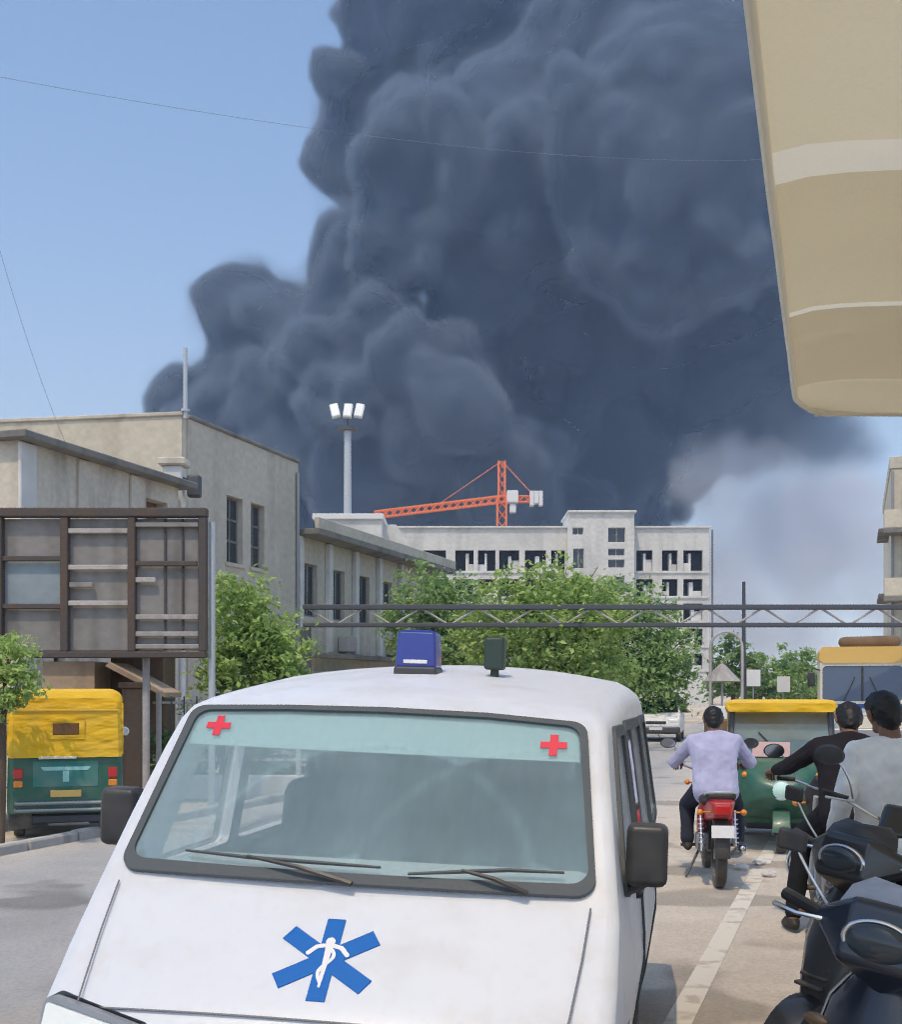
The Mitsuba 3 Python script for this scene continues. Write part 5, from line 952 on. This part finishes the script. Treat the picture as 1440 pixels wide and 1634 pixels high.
if SMOKE:
    puffs = [(640, 120, 160, 42), (555, 185, 85, 32), (530, 95, 55, 10), (760, -80, 230, 20), (1000, -170, 260, 20), (620, -60, 110, 20), (1250, -120, 220, 40),
             (985, 255, 200, -46), (830, 225, 110, -30), (1120, 265, 140, -34), (1230, 190, 150, 25),
             (1010, 435, 190, -100), (1120, 425, 115, -94), (905, 375, 90, -90), (1240, 480, 180, 5), (1310, 360, 180, 30), (1390, 230, 190, 40),
             (700, 345, 120, -66), (625, 335, 78, -30), (790, 425, 105, -78), (562, 405, 56, -10), (650, 455, 100, -56), (730, 520, 90, -50),
             (402, 487, 72, 0), (355, 495, 34, 0), (455, 470, 55, 5), (505, 505, 80, -12), (565, 545, 85, -32), (480, 560, 80, -5),
             (600, 585, 74, -62), (690, 620, 70, -74), (640, 670, 78, -80), (735, 715, 74, -80), (565, 690, 74, -64), (520, 620, 74, -56), (660, 740, 70, -78), (640, 620, 95, -46), (700, 690, 95, -52), (450, 640, 85, -22), (375, 605, 55, 0), (320, 622, 52, 8), (276, 640, 46, 10), (246, 650, 42, 12), (300, 680, 60, 8), (350, 660, 60, 0), (420, 560, 70, 5),
             (930, 640, 190, 40), (1080, 620, 175, 48), (850, 700, 130, 25), (1180, 585, 155, 45), (1000, 735, 110, 12),
             (600, 765, 110, -42), (765, 785, 125, -34), (690, 770, 100, -10), (640, 830, 110, 10), (560, 800, 100, 0), (480, 745, 100, -20), (900, 830, 115, 0), (1035, 810, 70, 20), (510, 850, 100, -10), (690, 890, 130, 0), (860, 910, 120, 0), (360, 720, 80, 0), (420, 830, 110, 0)]
    puffs += [(800, 520, 110, 0), (840, 600, 100, 20), (760, 600, 80, 0), (925, 480, 110, 0), (1000, 520, 130, 0)]
    step, SEED = 1.7, 37
    d, ax, (X, Yg, Z) = plume(puffs, (-150, 215, 355, 602, 5, 372), step, ((46, 7), (24, 9), (12, 7.0), (6.2, 3.2), (3.6, 1.3)), SEED, 4.0, 6.0)
    d = ndimage.gaussian_filter(d, .7)
    # the underside at the right frays into thin drifting smoke
    soft = np.clip((X - (1090 - 720) * SK) / 45, 0, 1) * np.clip((CH + (HY - 560) * SK - Z) / 30, 0, 1)
    tail = np.full(X.shape, -1e3, np.float32)
    for px, py, r, dy in ((1180, 640, 110, 0), (1260, 660, 95, 5), (1330, 690, 65, 5), (1385, 712, 42, 8), (1110, 710, 70, 5)):
        c = ((px - 720) * SK, SD + dy, CH + (HY - py) * SK); tail = np.maximum(tail, r * SK - np.sqrt(((X - c[0]) * .8) ** 2 + (Yg - c[1]) ** 2 + ((Z - c[2]) * 1.25) ** 2))
    for i, (s, a) in enumerate(((40, 12), (16, 6))): tail += a * (lattice_noise(ax, s, 71 + i)).astype(np.float32)
    dens = np.clip(d / 3.6, 0, 1); dens = np.maximum(dens * (1 - .75 * soft),   .12 * np.clip(tail / 14, 0, 1) ** 1.3)
    # torn wisps just outside the billows
    torn = np.abs(lattice_noise(ax, 17, 301)) + .6 * np.abs(lattice_noise(ax, 7, 302)); dens = np.maximum(dens, (.09 * np.clip((d + 6) / 6, 0, 1) * np.clip(1 - torn * 2.2, 0, 1))).astype(np.float32)
    dens[[0, -1]] = 0; dens[:, [0, -1]] = 0; dens[:, :, [0, -1]] = 0
    solid = ndimage.gaussian_filter(d, 1.6) - 4.2 - 60 * soft; solid[[0, -1]] = -1; solid[:, [0, -1]] = -1; solid[:, :, [0, -1]] = -1
    env = ndimage.gaussian_filter(ndimage.maximum_filter(dens, 5), 2.4)[::2, ::2, ::2] - .035
    sp = thing('smoke_plume', 'huge billowing dark grey smoke plume filling the sky behind the buildings', 'smoke', kind='stuff')
    paint('smoke_core', (.072, .097, .145), .95, .0)
    core = surface_nets(solid, [a[0] for a in ax], step); put(sp + '__core', core, 'smoke_core', True)
    tw = T().translate([ax[0][0] - step / 2, ax[1][0] - step / 2, ax[2][0] - step / 2]).scale([len(a) * step for a in ax])
    scene['soot'] = {'type': 'heterogeneous', 'albedo': {'type': 'constvolume', 'value': {'type': 'rgb', 'value': [.285, .355, .455]}}, 'sigma_t': {'type': 'gridvolume', 'grid': mi.VolumeGrid(np.ascontiguousarray(dens.transpose(2, 1, 0), np.float32)[..., None]), 'to_world': tw, 'filter_type': 'trilinear'}, 'scale': .55}
    scene['clear'] = {'type': 'null'}
    shell = surface_nets(env, [a[0] for a in ax], step * 2); k = put(sp + '__veil', shell, 'clear', False); scene[k] |= {'interior': {'type': 'ref', 'id': 'soot'}, 'exterior': {'type': 'ref', 'id': 'air'}}
    # a paler, thinner drift of smoke in front of its right side
    SD = 430.0; SK = SD / F
    d, ax, (X, Yg, Z) = plume([(1165, 790, 62, 0), (1120, 755, 36, 0), (1235, 830, 95, 5), (1200, 910, 95, 0), (1320, 770, 60, 5), (1300, 880, 85, 10), (1380, 800, 60, 10), (1190, 990, 80, 0), (1280, 990, 80, 0), (1380, 930, 80, 10)], (74, 182, 398, 468, 1, 102), 1.5, ((26, 9), (12, 6), (6, 3), (3.5, 1.5)), 55, 6.0, 8.0)
    streak = lattice_noise([ax[0], ax[1], ax[2] * .3], 9, 77)
    dens = (np.clip(d / 16, 0, 1) * np.clip(.55 + .8 * streak, .08, 1.2)).astype(np.float32); dens[[0, -1]] = 0; dens[:, [0, -1]] = 0; dens[:, :, [0, -1]] = 0
    pd = thing('pale_smoke', 'pale thin smoke drifting below the dark plume, right of the concrete block', 'smoke', kind='stuff')
    tw = T().translate([a[0] - .75 for a in ax]).scale([len(a) * 1.5 for a in ax])
    scene['pale_soot'] = {'type': 'heterogeneous', 'albedo': {'type': 'constvolume', 'value': {'type': 'rgb', 'value': [.84, .88, .95]}}, 'sigma_t': {'type': 'gridvolume', 'grid': mi.VolumeGrid(np.ascontiguousarray(dens.transpose(2, 1, 0), np.float32)[..., None]), 'to_world': tw, 'filter_type': 'trilinear'}, 'scale': .14}
    env = ndimage.gaussian_filter(ndimage.maximum_filter(dens, 3), 1.0)[::2, ::2, ::2] - .012
    used.discard(pd); k = put(pd, surface_nets(env, [a[0] for a in ax], 3.0), 'clear', False); scene[k] |= {'interior': {'type': 'ref', 'id': 'pale_soot'}, 'exterior': {'type': 'ref', 'id': 'air'}}

# ---------------------------------------------------------------- the air
scene['haze'] = {'type': 'cube', 'to_world': T().translate([0, 600, 196]).scale([1500, 1000, 198.0]), 'bsdf': {'type': 'null'}, 'interior': {'type': 'ref', 'id': 'air'}}
labels['haze'] = {'label': 'thin dusty haze filling the air', 'category': 'haze', 'kind': 'stuff'}
